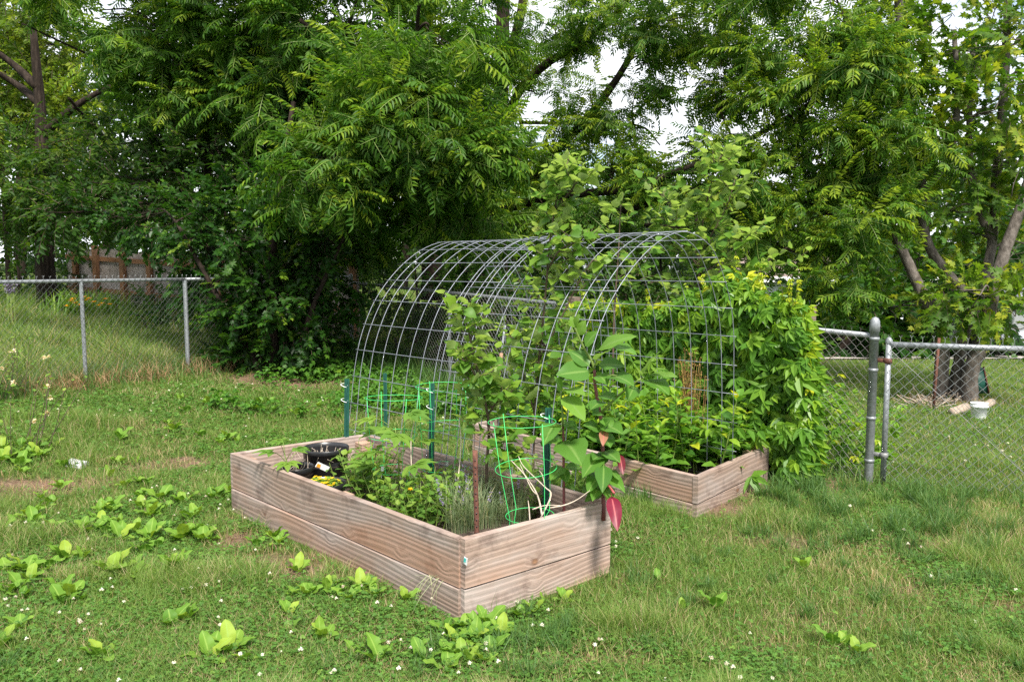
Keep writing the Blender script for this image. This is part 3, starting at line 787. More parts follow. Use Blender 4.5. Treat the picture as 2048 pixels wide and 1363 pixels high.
# rusty stake
b = MB(); p0, p1 = P(955, 1092, 4.0), P(950, 900, 4.02); tube(b, np.linspace(p0 + (0, 0, -.1), p1, 8), .0135, 7, wob=.08)
for zz in np.linspace(.08, .9, 13): q = p0 + (p1 - p0) * zz; box(b, q + (0, -.0135, 0), (.006, .003, .006), 0, 1)
tag(b.build("rusty_stake", [M['rust'], M['black_plastic']], None, True, loc=p0), "rusty brown iron stake standing in the near corner of the front bed", "stake")

# ------------------------------------------------------------------ black nursery pots
def pot(px, py, Y, hw, h, label, fill, stems=0):
    c = P(px, py, Y); r = hw / F_PX * Y; z0 = c[2] - h
    t = thing("nursery_pot", (c[0], c[1], z0), label, "plant pot", "black nursery pots in the front bed")
    b = MB(); rb = r * .86
    prof = [(rb * .94, 0), (rb, .012), (r * .955, h - .032), (r * .985, h - .03), (r, h - .026), (r, h - .004), (r * .985, h), (r * .955, h - .002), (r * .94, h - .03), (r * .93, h - fill - .01)]
    lathe(b, prof, (0, 0, 0), 40); k = np.arange(40)
    b.build("pot", [M['black_plastic']], t, True)
    s = MB(); lathe(s, [(r * .95, h - fill), (r * .6, h - fill + .012), (r * .25, h - fill + .004), (.001, h - fill + .01)], (0, 0, 0), 28); s.build("potting_soil", [M['soil']], t, True)
    if stems:
        s = MB()
        for _ in range(stems):
            a, q = rng.random() * 6.28, r * .75 * rng.random() ** .5
            p0 = np.array([q * math.cos(a), q * math.sin(a), h - fill]); e = p0 + np.array([rng.normal(0, .05), rng.normal(0, .05), rng.uniform(.05, .13)])
            tube(s, bezier([p0, (p0 + e) / 2 + rng.normal(0, .012, 3), e], 4), np.linspace(.0022, .0012, 9), 4)
        s.build("dry_stems", [M['dry_stem']], t, True)
    return t, c, r
pot(651, 893, 5.30, 47, .27, "tall black nursery pot with dry stems, largest of the three pots", .11, 30)
pot(591, 931, 5.02, 37, .17, "medium black nursery pot holding a lobed leaf seedling by the long board", .05, 16)
_, pc_c, pc_r = pot(648, 963, 4.74, 44, .16, "low black nursery pot filled with tiny yellow flowers", .045)
pl = thing("plant_label", P(645, 933, 5.02), "white plastic plant label with orange picture lying against the tall pot", "plant label")
b = MB(); box(b, (0, 0, 0), (.036, .003, .092), 0, 0, .001); o = b.build("card", [M['white_plastic']], pl); o.rotation_euler = (.35, -1.0, .25)
b = MB(); box(b, (0, -.003, .03), (.026, .002, .026), .3, 0); o2 = b.build("picture", [M['orange_print']], pl); o2.rotation_euler = (.35, -1.0, .25)
for px, py, Y, lb in ((765, 937, 4.72, "small white plant tag standing under the left green cage"), (895, 926, 5.1, "small white plant tag on the inner face of the back board")):
    b = MB(); box(b, (0, 0, 0), (.017, .002, .03), 0, 0); box(b, (0, 0, -.035), (.004, .0018, .05), .2, 0); q = P(px, py, Y); o = b.build("plant_tag", [M['white_plastic']], None); o.location = q; o.rotation_euler = (.2, .1, .3); tag(o, lb, "plant tag")

# ------------------------------------------------------------------ small plants
def stem_leaf_plant(name, h, nst, leaf, nlv, seed, stem_m, leaf_m, spread=.10, lean=.25, ls=1.0, pairs=True, up=.35):
    """several upright stems carrying leaves; returns an Empty with stems and leaves"""
    r = np.random.default_rng(seed); t = thing(name, (0, 0, 0), "", "")
    sb, lb = MB(), MB()
    for i in range(nst):
        a = r.random() * 6.28; p0 = np.array([math.cos(a), math.sin(a), 0]) * spread * r.random() ** .5; hh = h * r.uniform(.65, 1.05)
        e = p0 + np.array([math.cos(a) * lean * hh * r.random(), math.sin(a) * lean * hh * r.random(), hh]); c = bezier([p0, (p0 + e) / 2 + r.normal(0, .03 * h, 3), e], 4)
        tube(sb, c, np.linspace(.004, .0018, len(c)), 4, cap=False)
        K = nlv; ss = np.linspace(.18, 1, K); pos = np.stack([np.interp(ss, np.linspace(0, 1, len(c)), c[:, j]) for j in range(3)], 1)
        aa = np.arange(K) * (1.57 if pairs else 2.4) + r.random() * 6
        if pairs: pos = np.repeat(pos, 2, 0); aa = np.stack([aa, aa + math.pi], 1).ravel(); ss = np.repeat(ss, 2)
        d = np.stack([np.cos(aa), np.sin(aa), up + r.normal(0, .25, len(aa)) + .6 * (ss > .93)], 1)
        which = r.integers(len(leaf), size=len(aa)); fm = frames(d, ls * r.uniform(.75, 1.15, len(aa)) * (1.05 - .35 * ss), r.normal(0, .3, len(aa))); rn = np.clip(r.normal(.45, .17, len(aa)) + .25 * (ss > .85), 0, 1)
        for k, T in enumerate(leaf): m_ = which == k; inst(lb, T, fm[m_], pos[m_], rn[m_])
    sb.build("stems", [stem_m], t, True); lb.build("leaves", [leaf_m, stem_m], t)
    return t
def scatter(protos, places, label, cat, group, zoff=0.0, smin=.85, smax=1.2):
    """first uses of the prototypes, then copies: places = world points"""
    used = set()
    for i, p in enumerate(places):
        k = i % len(protos); o = protos[k] if k not in used else copy_tree(protos[k]); used.add(k)
        o.location = (p[0], p[1], p[2] + zoff); o.rotation_euler = (0, 0, rng.random() * 6.28); s = rng.uniform(smin, smax); o.scale = (s, s, s)
        tag(o, label[i] if isinstance(label, list) else label, cat, group)
def hl(L, W, seed, **k):
    V, F, md = hero_leaf(L, W, **{**dict(n=6, bend=.7, cup=.12, wave=.025, pet=.12, seed=seed, across=1), **k}); return T1(V, F, md)
L_WEED = [hl(.095, .05, 1), hl(.085, .05, 2, bend=.3), hl(.10, .046, 3, bend=1.0)]
protos = [stem_leaf_plant("leafy_weed", .52, 7, L_WEED, 8, s, M['green_stem'], M['creeper'], .13, .3, 1.25) for s in (1, 2, 3)]
pl_b2 = []
for i in range(11):
    for j in range(5):
        s, r = (i + .5 + rng.uniform(-.3, .3)) / 11, (j + .5 + rng.uniform(-.3, .3)) / 5
        q = (1 - s) * (1 - r) * B2c['A'] + s * (1 - r) * B2c['B'] + s * r * B2c['C'] + (1 - s) * r * B2c['D']
        if (s > .80 and r < .34) or r < .13 or s > .93: continue
        pl_b2.append((*q, .08 if r > .3 else .04))
scatter(protos, pl_b2, "leafy green weed with pointed oval leaves crowding the far bed", "weed", "leafy weeds filling the far bed", 0, .85, 1.25)

L_LOBED = [lobed_leaf(.17, 1), lobed_leaf(.15, 2)]
def lobed_plant(base, h, n, label, seed, ls=1.0):
    r = np.random.default_rng(seed); t = thing("lobed_plant", base, label, "plant")
    sb, lb = MB(), MB(); c = bezier([(0, 0, 0), (.01, 0, h * .5), (-.01, .01, h)], 5); tube(sb, c, np.linspace(.007, .003, len(c)), 5)
    for i in range(n):
        s = .35 + .65 * i / (n - 1); p0 = np.array([np.interp(s, np.linspace(0, 1, len(c)), c[:, j]) for j in range(3)]); a = i * 2.4 + seed
        pl_ = .13 * ls * (1.15 - .5 * s); e = p0 + np.array([math.cos(a) * pl_, math.sin(a) * pl_, .05 + .05 * s]); tube(sb, bezier([p0, (p0 + e) / 2 + (0, 0, .015), e], 3), .0022, 4)
        d = np.array([[math.cos(a), math.sin(a), .15 - .3 * r.random()]]); inst(lb, L_LOBED[i % 2], frames(d, ls * r.uniform(.75, 1.05) * (1.1 - .35 * s), r.normal(0, .15, 1)), e[None], np.array([.62 + .1 * r.standard_normal()]))
    sb.build("stem", [M['green_stem']], t, True); lb.build("leaves", [M['weed'], M['green_stem']], t); return t
lobed_plant(P(795, 985, 4.75) * (1, 1, 0) + (0, 0, .2), .46, 10, "tall plant with large deeply lobed leaves inside the left green cage", 3, 1.4)
lobed_plant(P(572, 940, 4.93) * (1, 1, 0) + (0, 0, .31), .14, 6, "young plant with lobed leaves growing in the medium black pot", 5, .8)

# weeds between the cages in the front bed
L_SM = [hl(.06, .05, 4, bend=.6), hl(.05, .042, 5, bend=.2), hl(.075, .05, 6, bend=.9)]
protos = [stem_leaf_plant("bed_weed", .22, 14, L_SM, 5, 10 + s, M['green_stem'], M['weed'], .10, .7, 1.0, False, .35) for s in range(3)]
wp = [(722, 965), (745, 985), (770, 1000), (800, 1005), (742, 945), (715, 945), (832, 1000), (850, 985), (870, 1000), (885, 975), (905, 985), (925, 965), (865, 1025), (820, 1025), (735, 925), (900, 1010), (1075, 1000), (1105, 985), (1145, 985), (1130, 965), (1050, 985), (1165, 1000)]
scatter(protos, [at_z(px, py, .27) * (1, 1, 0) + (0, 0, .19) for px, py in wp], "small round-leaved weed growing among the wire cages of the front bed", "weed", "low weeds in the front bed", 0, .8, 1.25)
# grey-green grasses with faded lavender spikes near the corner
def grass_clump(name, h, n, seed, mats, spike=0, spread=.09, lean=.7, w=.0045):
    r = np.random.default_rng(seed); b = MB(); t = thing(name, (0, 0, 0), "", "")
    for i in range(n):
        a = r.random() * 6.28; p0 = np.array([math.cos(a), math.sin(a), 0]) * spread * r.random() ** .5; a2 = a + r.normal(0, .7); hh = h * r.uniform(.45, 1.1); l = lean * hh * r.random()
        s = np.linspace(0, 1, 5); c = p0 + np.stack([math.cos(a2) * l * s ** 2, math.sin(a2) * l * s ** 2, hh * (s - .28 * s ** 3 * r.random() * 2 * lean)], 1)
        n_ = np.array([-math.sin(a2), math.cos(a2), 0]) * w / 2; ww = np.array([.8, 1, .8, .5, .08])[:, None]
        V = np.concatenate([c - n_ * ww, c + n_ * ww]); b.add(V, np.array([(j, 5 + j, 6 + j, j + 1) for j in range(4)]), 0, rnd=np.clip(r.normal(.42, .25), 0, 1))
    b.build("blades", [mats[0]], t)
    if spike:
        for i in range(spike):
            s = MB()
            a = r.random() * 6.28; p0 = np.array([math.cos(a), math.sin(a), 0]) * spread * .8; e = p0 * 1.8 + np.array([0, 0, h * r.uniform(.75, 1.05)])
            for k in range(16):
                q = p0 + (e - p0) * (.68 + .32 * k / 15); d = r.normal(0, 1, 3); V, F = leaf2(.014, .008); s.add(V @ frames(d[None], 1)[0].T + q, F, 0, rnd=r.random())
            s.build("flower_spike", [mats[1]], t)
    return t
protos = [grass_clump("lavender_clump", .30, 230, s, (M['grey_grass'], M['purple_petal']), 3, .10, .8, .004) for s in (1, 2)]
scatter(protos, [at_z(px, py, .22) * (1, 1, 0) + (0, 0, .18) for px, py in ((900, 1020), (935, 1010), (968, 1045), (995, 1020), (1010, 990), (930, 1050), (975, 1005), (1030, 1035), (1045, 1010), (960, 975))],
        "wispy grey-green grass clump with faded lavender spikes behind the front corner", "grass clump", "grey grass clumps in the front bed", 0, .8, 1.1)
def flower(px, py, Y, r, m, label, name="flower_head", cat="flower"):
    b = MB()
    for i in range(26):
        a = i * 2.4; el = .15 + .9 * (i / 26); V, F = leaf2(r, r * .45, .05, .1); d = np.array([[math.cos(a) * math.cos(el), math.sin(a) * math.cos(el), math.sin(el)]]); b.add(V @ frames(d, 1)[0].T, F, 0, rnd=rng.random())
    c = P(px, py, Y); tube(b, bezier([(0, 0, 0), (.01, .01, -.06), (.0, .02, c[2] * -1 + .2)], 3), .0016, 4, 1, rnd=.5)
    o = b.build(name, [m, M['green_stem']], None); o.location = c; return tag(o, label, cat)
flower(821, 979, 4.35, .017, M['yellow_petal'], "single yellow flower head among the weeds of the front bed")
flower(716, 933, 4.9, .018, M['orange_petal'], "orange flower head beside the tall black pot")
# tiny yellow flowers in the low pot
t = thing("pot_flowers", pc_c * (1, 1, 0) + (0, 0, pc_c[2] - .05), "bushy tuft of tiny yellow flowers in the low black pot", "flowers")
lb, fb = MB(), MB()
K = 260; a = rng.random(K) * 6.28; q = pc_r * .78 * rng.random(K) ** .5; pos = np.c_[q * np.cos(a) - .01, q * np.sin(a), .02 + .05 * rng.random(K) * (1 - (q / pc_r) ** 2)]
inst(lb, T1(*leaf2(.026, .019)), frames(np.c_[np.cos(a), np.sin(a), rng.normal(.4, .4, K)], rng.uniform(.7, 1.2, K)), pos, np.clip(rng.normal(.75, .15, K), 0, 1))
for p_ in pos[:46]:
    for i in range(5):
        V, F = leaf2(.011, .008); a_ = i * 1.257; fb.add(V @ frames(np.array([[math.cos(a_), math.sin(a_), .35]]), 1)[0].T + p_ + (0, 0, .022), F, 0, rnd=rng.random())
lb.build("leaves", [M['rosette']], t); fb.build("blossoms", [M['yellow_petal']], t)
# dead branch
t = MB()
def twigline(pts, r): tube(t, bezier([P(*p) for p in pts], 4), np.linspace(r, r * .35, (len(pts) - 1) * 4 + 1), 5)
twigline([(1085, 1035, 3.95), (1075, 990, 4.0), (1050, 950, 4.05), (1022, 920, 4.1)], .006); twigline([(1075, 990, 4.0), (1062, 975, 4.0), (1040, 928, 4.1)], .004)
twigline([(1080, 1038, 3.92), (1102, 990, 3.95), (1088, 972, 4.0), (1048, 933, 4.0), (1037, 912, 4.05)], .005); twigline([(1100, 1015, 3.9), (1130, 1009, 3.9), (1155, 998, 3.92), (1180, 980, 3.95)], .0045)
twigline([(1060, 1045, 3.88), (1058, 1015, 3.9), (1056, 1000, 3.92)], .004); twigline([(1065, 1018, 3.9), (1090, 1010, 3.9), (1120, 1010, 3.9)], .004); twigline([(1090, 975, 4.0), (1085, 950, 4.0), (1078, 940, 4.02)], .003)
tag(t.build("dead_branch", [M['dry_stem']], None, True, loc=P(1080, 1038, 3.92)), "bare bleached branch lying inside the cage near the pokeweed", "branch")
for pts, lb in (([(838, 892, 4.7), (825, 960, 4.6), (822, 880, 4.7), (828, 845, 4.75)], "tall dry straw stalk beside the left green cage"), ([(905, 985, 4.4), (918, 940, 4.6), (922, 880, 4.8), (918, 842, 4.85)], "tall dry straw stalk beside the middle green cage")):
    b = MB(); q = [P(*p) for p in pts]; q[0] = q[0] * (1, 1, 0) + (0, 0, .2); tube(b, bezier(q, 5), .003, 5); tag(b.build("dry_stalk", [M['dry_stem']], None, True, loc=q[0]), lb, "stalk")

# ------------------------------------------------------------------ pokeweed
def to_leaf(mb, base, tip, W, bend=.5, seed=0, rnd=.5, n=8, roll=0.0, cup=.1):
    base, tip = np.asarray(base, float), np.asarray(tip, float); L = np.linalg.norm(tip - base)
    V, F, md = hero_leaf(L * 1.02, W, n, bend, cup, .022, .10, seed); d = tip - base
    t_ = V[len(V) - 4 - 3]; ang = math.atan2(t_[2], t_[1]); ca, sa = math.cos(-ang), math.sin(-ang)
    V = np.c_[V[:, 0], V[:, 1] * ca - V[:, 2] * sa, V[:, 1] * sa + V[:, 2] * ca] * (L / np.hypot(t_[1], t_[2]))
    m = frames(d[None], 1.0, np.array([roll]), up=(.0, -.55, .85))[0]; mb.add(V @ m.T + base, F, 0, rnd=np.clip(rnd + .04 * rng.standard_normal(), 0, 1), mid=md)
pk = thing("pokeweed", P(1207, 1010, 4.12) * (1, 1, 0) + (0, 0, .2), "tall pokeweed with big oval leaves and maroon stem at the front bed's right end", "plant")
sb, lb, rb = MB(), MB(), MB()
ub = MB()
def st(pts, r0, r1, up=0):
    c = bezier([P(*p) for p in pts], 5); rr = np.linspace(r0, r1, len(c)); k = int(len(c) * up)
    if k > 1: tube(sb, c[:k + 1], rr[:k + 1], 7)
    tube(ub, c[k:], rr[k:], 7)
st([(1207, 1040, 4.1), (1206, 930, 4.13), (1203, 850, 4.15), (1190, 770, 4.17), (1187, 732, 4.17), (1166, 692, 4.15), (1150, 655, 4.14)], .012, .005, .62)
st([(1202, 825, 4.15), (1240, 788, 4.1), (1282, 756, 4.05)], .008, .004); st([(1190, 765, 4.16), (1215, 750, 4.1), (1240, 752, 4.08)], .005, .003)
st([(1128, 1040, 4.1), (1127, 900, 4.12), (1125, 830, 4.12), (1122, 785, 4.1)], .008, .004, .5); st([(1188, 735, 4.17), (1200, 705, 4.12), (1222, 690, 4.1)], .004, .003)
PL = [((1184, 742), (1112, 750), .155, 4.05, .25), ((1182, 735), (1138, 702), .12, 4.2, .2), ((1168, 694), (1196, 662), .10, 4.1, .6), ((1158, 672), (1172, 640), .075, 4.12, .8), ((1150, 657), (1140, 632), .06, 4.14, .85), ((1152, 655), (1160, 628), .06, 4.1, .9),
      ((1190, 702), (1274, 672), .10, 4.0, .7), ((1192, 730), (1250, 732), .12, 4.1, .3), ((1215, 688), (1274, 710), .095, 3.98, .6), ((1215, 752), (1268, 772), .13, 3.95, .3), ((1190, 722), (1222, 700), .10, 4.0, .65), ((1195, 748), (1215, 770), .10, 4.05, .4),
      ((1124, 778), (1171, 792), .11, 3.98, .75), ((1126, 788), (1170, 842), .12, 3.92, .85), ((1122, 785), (1108, 752), .07, 4.1, .6), ((1282, 756), (1245, 710), .10, 4.0, .45), ((1284, 752), (1322, 702), .09, 4.0, .75), ((1288, 752), (1356, 754), .10, 3.92, .8),
      ((1284, 758), (1338, 790), .14, 3.9, .45), ((1286, 750), (1332, 738), .08, 3.95, .85), ((1270, 768), (1254, 802), .09, 4.0, .3), ((1130, 882), (1163, 930), .20, 3.86, .45), ((1112, 845), (1086, 892), .11, 3.9, .4), ((1200, 870), (1222, 838), .10, 4.05, .3),
      ((1204, 850), (1246, 868), .12, 4.0, .3), ((1205, 900), (1240, 925), .10, 4.0, .3), ((1203, 905), (1165, 955), .12, 3.95, .3), ((1206, 935), (1238, 960), .09, 3.95, .45), ((1205, 945), (1175, 985), .11, 3.95, .35), ((1206, 950), (1250, 985), .09, 3.9, .5), ((1126, 860), (1150, 850), .08, 4.05, .4),
      ((1128, 930), (1100, 960), .09, 4.0, .35), ((1206, 880), (1172, 872), .10, 4.08, .3), ((1200, 815), (1172, 812), .09, 4.1, .35), ((1196, 790), (1232, 800), .10, 4.05, .35), ((1205, 960), (1185, 1002), .10, 3.93, .4), ((1206, 965), (1222, 1003), .09, 3.92, .45), ((1202, 860), (1166, 850), .09, 4.08, .35)]
for i, ((bx, by), (tx, ty), W, Yt, rn) in enumerate(PL): to_leaf(lb, P(bx, by, 4.14), P(tx, ty, Yt), W, rng.uniform(.25, .85), i, rn, roll=rng.normal(0, .15))
to_leaf(rb, P(1222, 985, 3.95), P(1235, 1062, 3.8), .085, .5, 77, .45); to_leaf(lb, P(1208, 925, 4.05), P(1205, 985, 3.88), .10, .6, 78, .1); to_leaf(rb, P(1238, 905, 4.1), P(1246, 950, 4.0), .05, .6, 79, .2); to_leaf(rb, P(1208, 858, 4.1), P(1206, 892, 4.0), .055, .6, 80, .95)
tube(rb, bezier([P(1206, 975, 4.1), P(1216, 970, 4.0), P(1228, 985, 3.9)], 4), .006, 6, rnd=.9)
for k_ in range(26):
    x_, y_ = (1205, rng.uniform(800, 1000)) if k_ % 3 else (1127, rng.uniform(830, 990)); a_ = rng.random() * 6.28; l_ = rng.uniform(24, 46)
    to_leaf(lb, P(x_, y_, 4.13), P(x_ + l_ * math.cos(a_), y_ + 14 + l_ * .5 * math.sin(a_), 4.13 - .13 * rng.random()), rng.uniform(.06, .10), rng.uniform(.3, .9), 200 + k_, rng.uniform(.1, .6), roll=rng.normal(0, .3))
put(sb, "stem", [M['maroon_stem']], pk, True); put(ub, "upper_stem", [M['green_stem']], pk, True); put(lb, "leaves", [M['poke']], pk, True); o = put(rb, "red_leaves", [M['poke_red']], pk, True); o["label"] = "crimson and russet lower leaves hanging over the board"

# ------------------------------------------------------------------ saplings growing through the arch
L_SAP = [hl(.095, .075, 11, bend=.5, shape=.85), hl(.085, .066, 12, bend=.9, shape=.85), hl(.075, .06, 13, bend=.2, shape=.85)]
def sapling(stems, n, width, label, seed, size=(.7, 1.15), low=.12, m='sapling', name="sapling"):
    r = np.random.default_rng(seed); paths = [bezier([P(*p) for p in s], 6) for s in stems]; base = paths[0][0]; base = np.array([base[0], base[1], float(ground(base[0], base[1]))])
    paths[0][0] = base; t = thing(name, base, label, "sapling"); sb, lb = MB(), MB()
    for k, c in enumerate(paths):
        tube(sb, c, np.linspace(.011 if k == 0 else .006, .003, len(c)), 6); L = np.linalg.norm(np.diff(c, axis=0), axis=1).sum()
        nb = max(4, int(n[k] / 7))
        for j in range(nb):
            s = low + (1 - low) * (j + .5) / nb if k == 0 else (j + 1) / nb; p0 = np.array([np.interp(s, np.linspace(0, 1, len(c)), c[:, q]) for q in range(3)]); a = j * 2.4 + r.random()
            ln = width * (1.15 - .55 * s) * r.uniform(.6, 1.15); e = p0 + np.array([math.cos(a) * ln, math.sin(a) * ln * .8, ln * r.uniform(.2, .9)]); br = bezier([p0, (p0 + e) / 2 + (0, 0, -.02), e], 3); tube(sb, br, np.linspace(.003, .0015, len(br)), 4, cap=False)
            kk = 7; ss = np.linspace(.2, 1, kk); pos = np.stack([np.interp(ss, np.linspace(0, 1, len(br)), br[:, q]) for q in range(3)], 1); aa = a + np.arange(kk) * math.pi + r.normal(0, .5, kk) + 1.2
            d = np.stack([np.cos(aa), np.sin(aa), r.normal(-.25, .4, kk) + .5 * (ss > .95)], 1) + unit(e - p0) * .6
            fm = frames(d, r.uniform(size[0], size[1], kk) * (1.1 - .3 * ss), r.normal(0, .7, kk)); rn = np.clip(r.normal(.42, .2, kk) + .25 * s, 0, 1); w = r.integers(3, size=kk)
            for q, T in enumerate(L_SAP): m_ = w == q; inst(lb, T, fm[m_], pos[m_], rn[m_])
    put(sb, "stem", [M['twig']], t, True); put(lb, "leaves", [M[m], M['twig']], t, True); return t
sapling([[(1066, 975, 5.0), (1068, 860, 5.0), (1076, 740, 4.95), (1090, 600, 4.9), (1100, 480, 4.9), (1118, 375, 4.85), (1135, 325, 4.85)], [(1078, 720, 4.95), (1120, 640, 4.85), (1160, 560, 4.8), (1185, 520, 4.8)], [(1095, 540, 4.9), (1120, 500, 4.8), (1160, 480, 4.75), (1175, 462, 4.75)], [(1110, 420, 4.87), (1150, 370, 4.8), (1170, 335, 4.8)], [(1070, 830, 5.0), (1040, 720, 4.95), (1030, 660, 4.9)], [(1070, 800, 5), (1100, 740, 4.9), (1130, 700, 4.9)]],
        [330, 80, 70, 70, 90, 90], .17, "tall slim sapling with pale-backed leaves rising through the top of the arch", 1, (.65, 1.15))
sapling([[(972, 930, 4.55), (978, 860, 4.55), (968, 790, 4.5), (950, 720, 4.5), (935, 650, 4.5), (932, 618, 4.5)], [(975, 830, 4.55), (995, 800, 4.5), (1005, 770, 4.5)], [(968, 790, 4.5), (945, 740, 4.45), (925, 700, 4.4)], [(975, 850, 4.55), (1000, 900, 4.4), (1040, 930, 4.35)]], [170, 50, 50, 70], .17, "slender leafy sapling bending left inside the arch, behind the rusty stake", 2, (.75, 1.2))
sapling([[(1400, 800, 7.3), (1400, 640, 7.3), (1398, 520, 7.2), (1410, 420, 7.2), (1430, 340, 7.1), (1442, 310, 7.1)], [(1400, 520, 7.2), (1350, 430, 7.2), (1325, 385, 7.2)], [(1405, 500, 7.2), (1450, 420, 7.1), (1470, 360, 7.1)], [(1400, 560, 7.2), (1460, 500, 7.1), (1500, 470, 7.0)], [(1400, 540, 7.2), (1360, 480, 7.2), (1335, 440, 7.2)], [(1400, 600, 7.2), (1500, 540, 7.1), (1560, 530, 7.0)]],
        [220, 80, 90, 90, 80, 80], .36, "bushy pale-leaved sapling standing behind the right shoulder of the arch", 3, (1.0, 1.6))
sapling([[(1225, 800, 6.9), (1228, 640, 6.9), (1236, 520, 6.9), (1240, 440, 6.9), (1242, 410, 6.9)], [(1232, 560, 6.9), (1280, 520, 6.9), (1300, 500, 6.9)]], [60, 30], .2, "thin pale-leaved sapling poking above the middle of the arch", 4, (.9, 1.4))

# dead brown dock stalk and other stalks in the far bed
b = MB(); base = at_z(1378, 915, .15)
for i in range(60):
    a = rng.random() * 6.28; top = P(1376 + rng.normal(0, 13), rng.uniform(700, 800), base[1] + rng.normal(0, .05)); p0 = base + np.array([rng.normal(0, .02), rng.normal(0, .02), 0]); c = bezier([p0, p0 * .5 + top * .5 + rng.normal(0, .015, 3), top], 4)
    tube(b, c, np.linspace(.003, .0015, len(c)), 3, cap=False, rnd=rng.random())
    for k in range(26): q = c[rng.integers(4, len(c))] + rng.normal(0, .008, 3); V, F = leaf2(.016, .008); b.add(V @ frames(rng.normal(0, 1, (1, 3)), 1)[0].T + q, F, 0, rnd=rng.random())
tag(b.build("dead_dock", [M['dry']], None, loc=base), "dead brown dock stalk with seeds standing in the far bed", "weed")
T_SUM = walnut_leaf(.55, 7, 91, lw=.055, ll=.13, droop=.5)
b = MB(); base = at_z(1360, 925, .12)
dd = np.array([[.9, -.5, .25], [-.8, -.6, .3], [.3, -.9, .35], [-.2, .6, .7], [.95, .1, .55]])
inst(b, T_SUM, frames(dd, np.array([1, .9, .8, .8, .9])), base + np.array([0, 0, .22]) + dd * .05, np.array([.35, .3, .6, .6, .75])); tube(b, [base, base + (0, 0, .26)], .006, 5, 1, rnd=.5)
tag(b.build("walnut_seedling", [M['creeper'], M['green_stem']], None, loc=base), "seedling with long feathery leaves arching over the far bed's front board", "seedling")

# ------------------------------------------------------------------ chain-link fences
def segs(mb, A, B, r, mat=0):
    """many thin straight three-sided rods at once"""
    A = np.asarray(A, float); B = np.asarray(B, float); K = len(A); d = B - A; d = d / np.maximum(np.linalg.norm(d, axis=1, keepdims=True), 1e-9)
    ref = np.where(np.abs(d[:, 2:3]) < .9, np.array([[0, 0, 1.]]), np.array([[1., 0, 0]])); u = np.cross(d, ref); u /= np.linalg.norm(u, axis=1, keepdims=True); w = np.cross(d, u); V = []
    for E in (A, B):
        for a in (0, 2.094, 4.189): V.append(E + r * (math.cos(a) * u + math.sin(a) * w))
    V = np.stack(V, 1); off = (np.arange(K) * 6)[:, None, None]; q = np.array([(0, 1, 4, 3), (1, 2, 5, 4), (2, 0, 3, 5)])
    mb.add(V.reshape(-1, 3), (q[None] + off).reshape(-1, 4), mat)
def mesh_run(mb, p, q, ztop, zbot, pitch=.036, r=.0016, barbs=True):
    p, q = np.asarray(p, float), np.asarray(q, float); L = np.linalg.norm(q - p); n = int(L / pitch); e = (q - p) / L; nrm = np.array([-e[1], e[0], 0])
    A, B = [], []
    for i in range(n):
        s0, s1 = i * pitch, (i + 1) * pitch; zt, zb = ztop((i + .5) / n), zbot((i + .5) / n); m = int((zt - zb) / pitch); j = np.arange(m + 1); right = (j + i) % 2 == 1
        s = np.where(right, s1, s0); jit = .0035 * np.sin(i * 1.7 + j * 2.1)
        pts = np.c_[p[0] + e[0] * s, p[1] + e[1] * s, zt - j * pitch + jit] + nrm * (.004 * np.where(right, 1, -1))[:, None]; A.append(pts[:-1]); B.append(pts[1:])
        if barbs and not right[0]:
            t0 = pts[0]; up = t0 + (0, 0, .030); A.append(np.array([t0, up, up])); sp = np.array([e[0], e[1], 0]); B.append(np.array([up, up + sp * .011 + (0, 0, .016), up - sp * .011 + (0, 0, .016)]))
    segs(mb, np.concatenate(A), np.concatenate(B), r)
def fence_post(x, y, h, r, cap=True):
    b = MB(); z = float(ground(x, y)); prof = [(r, -.15), (r, h)]
    if cap: prof = [(r, -.15), (r, h - .07), (r * 1.16, h - .068), (r * 1.16, h - .02), (r * 1.05, h + .012), (r * .7, h + .032), (.001, h + .042)]
    lathe(b, prof, (x, y, z), 18)
    if cap:
        for zz in (.18, .5, .86, h - .12): lathe(b, [(r * 1.02, zz - .012), (r * 1.13, zz - .011), (r * 1.13, zz + .011), (r * 1.02, zz + .012)], (x, y, z), 18)
    return b
def run(label, pts, post_s, terminal, h=1.12, rail_r=.021, wire='galv_wire'):
    """fence through pts (xy); terminal: indices of pts that carry thick capped posts; post_s: line posts as (segment, fraction)"""
    t = thing("chain_link_fence", (*pts[0], float(ground(*pts[0]))), label, "fence", "chain link fences")
    for i in terminal: put(fence_post(*pts[i], h + .1, .031), "fence_post", [M['galv']], t, True)
    mm = MB()
    for k in range(len(pts) - 1):
        p, q = np.array(pts[k]), np.array(pts[k + 1]); f = np.linspace(0, 1, 9); g = ground(p[0] + (q[0] - p[0]) * f, p[1] + (q[1] - p[1]) * f); z0, z1 = g[0] + h, g[-1] + h
        rl = MB(); tube(rl, np.stack([np.linspace(p[0], q[0], 9), np.linspace(p[1], q[1], 9), np.linspace(z0, z1, 9)], 1), rail_r, 10); put(rl, "top_rail", [M['galv']], t, True)
        n2 = np.array([-(q - p)[1], (q - p)[0]]) / np.linalg.norm(q - p) * .026; n2 = n2 if n2 @ (-(p + q) / 2) > 0 else -n2
        mesh_run(mm, p + n2, q + n2, lambda s, a=z0, b_=z1: a + (b_ - a) * s + .014, lambda s, g=g, f=f: float(np.interp(s, f, g)) + .01)
        for sg, fr in post_s:
            if sg == k: x, y = p + (q - p) * fr; put(fence_post(x, y, (z0 + (z1 - z0) * fr) - float(ground(x, y)) - .01, .021 if sg == 0 else .027, False), "line_post", [M['galv']], t, True)
    put(mm, "wire_mesh", [M[wire]], t); return t
CORNER, GATEP = (-2.58, 12.84), (2.665, 5.86); LPOST = (-4.16, 10.2); LEND = (-7.0, 5.45)
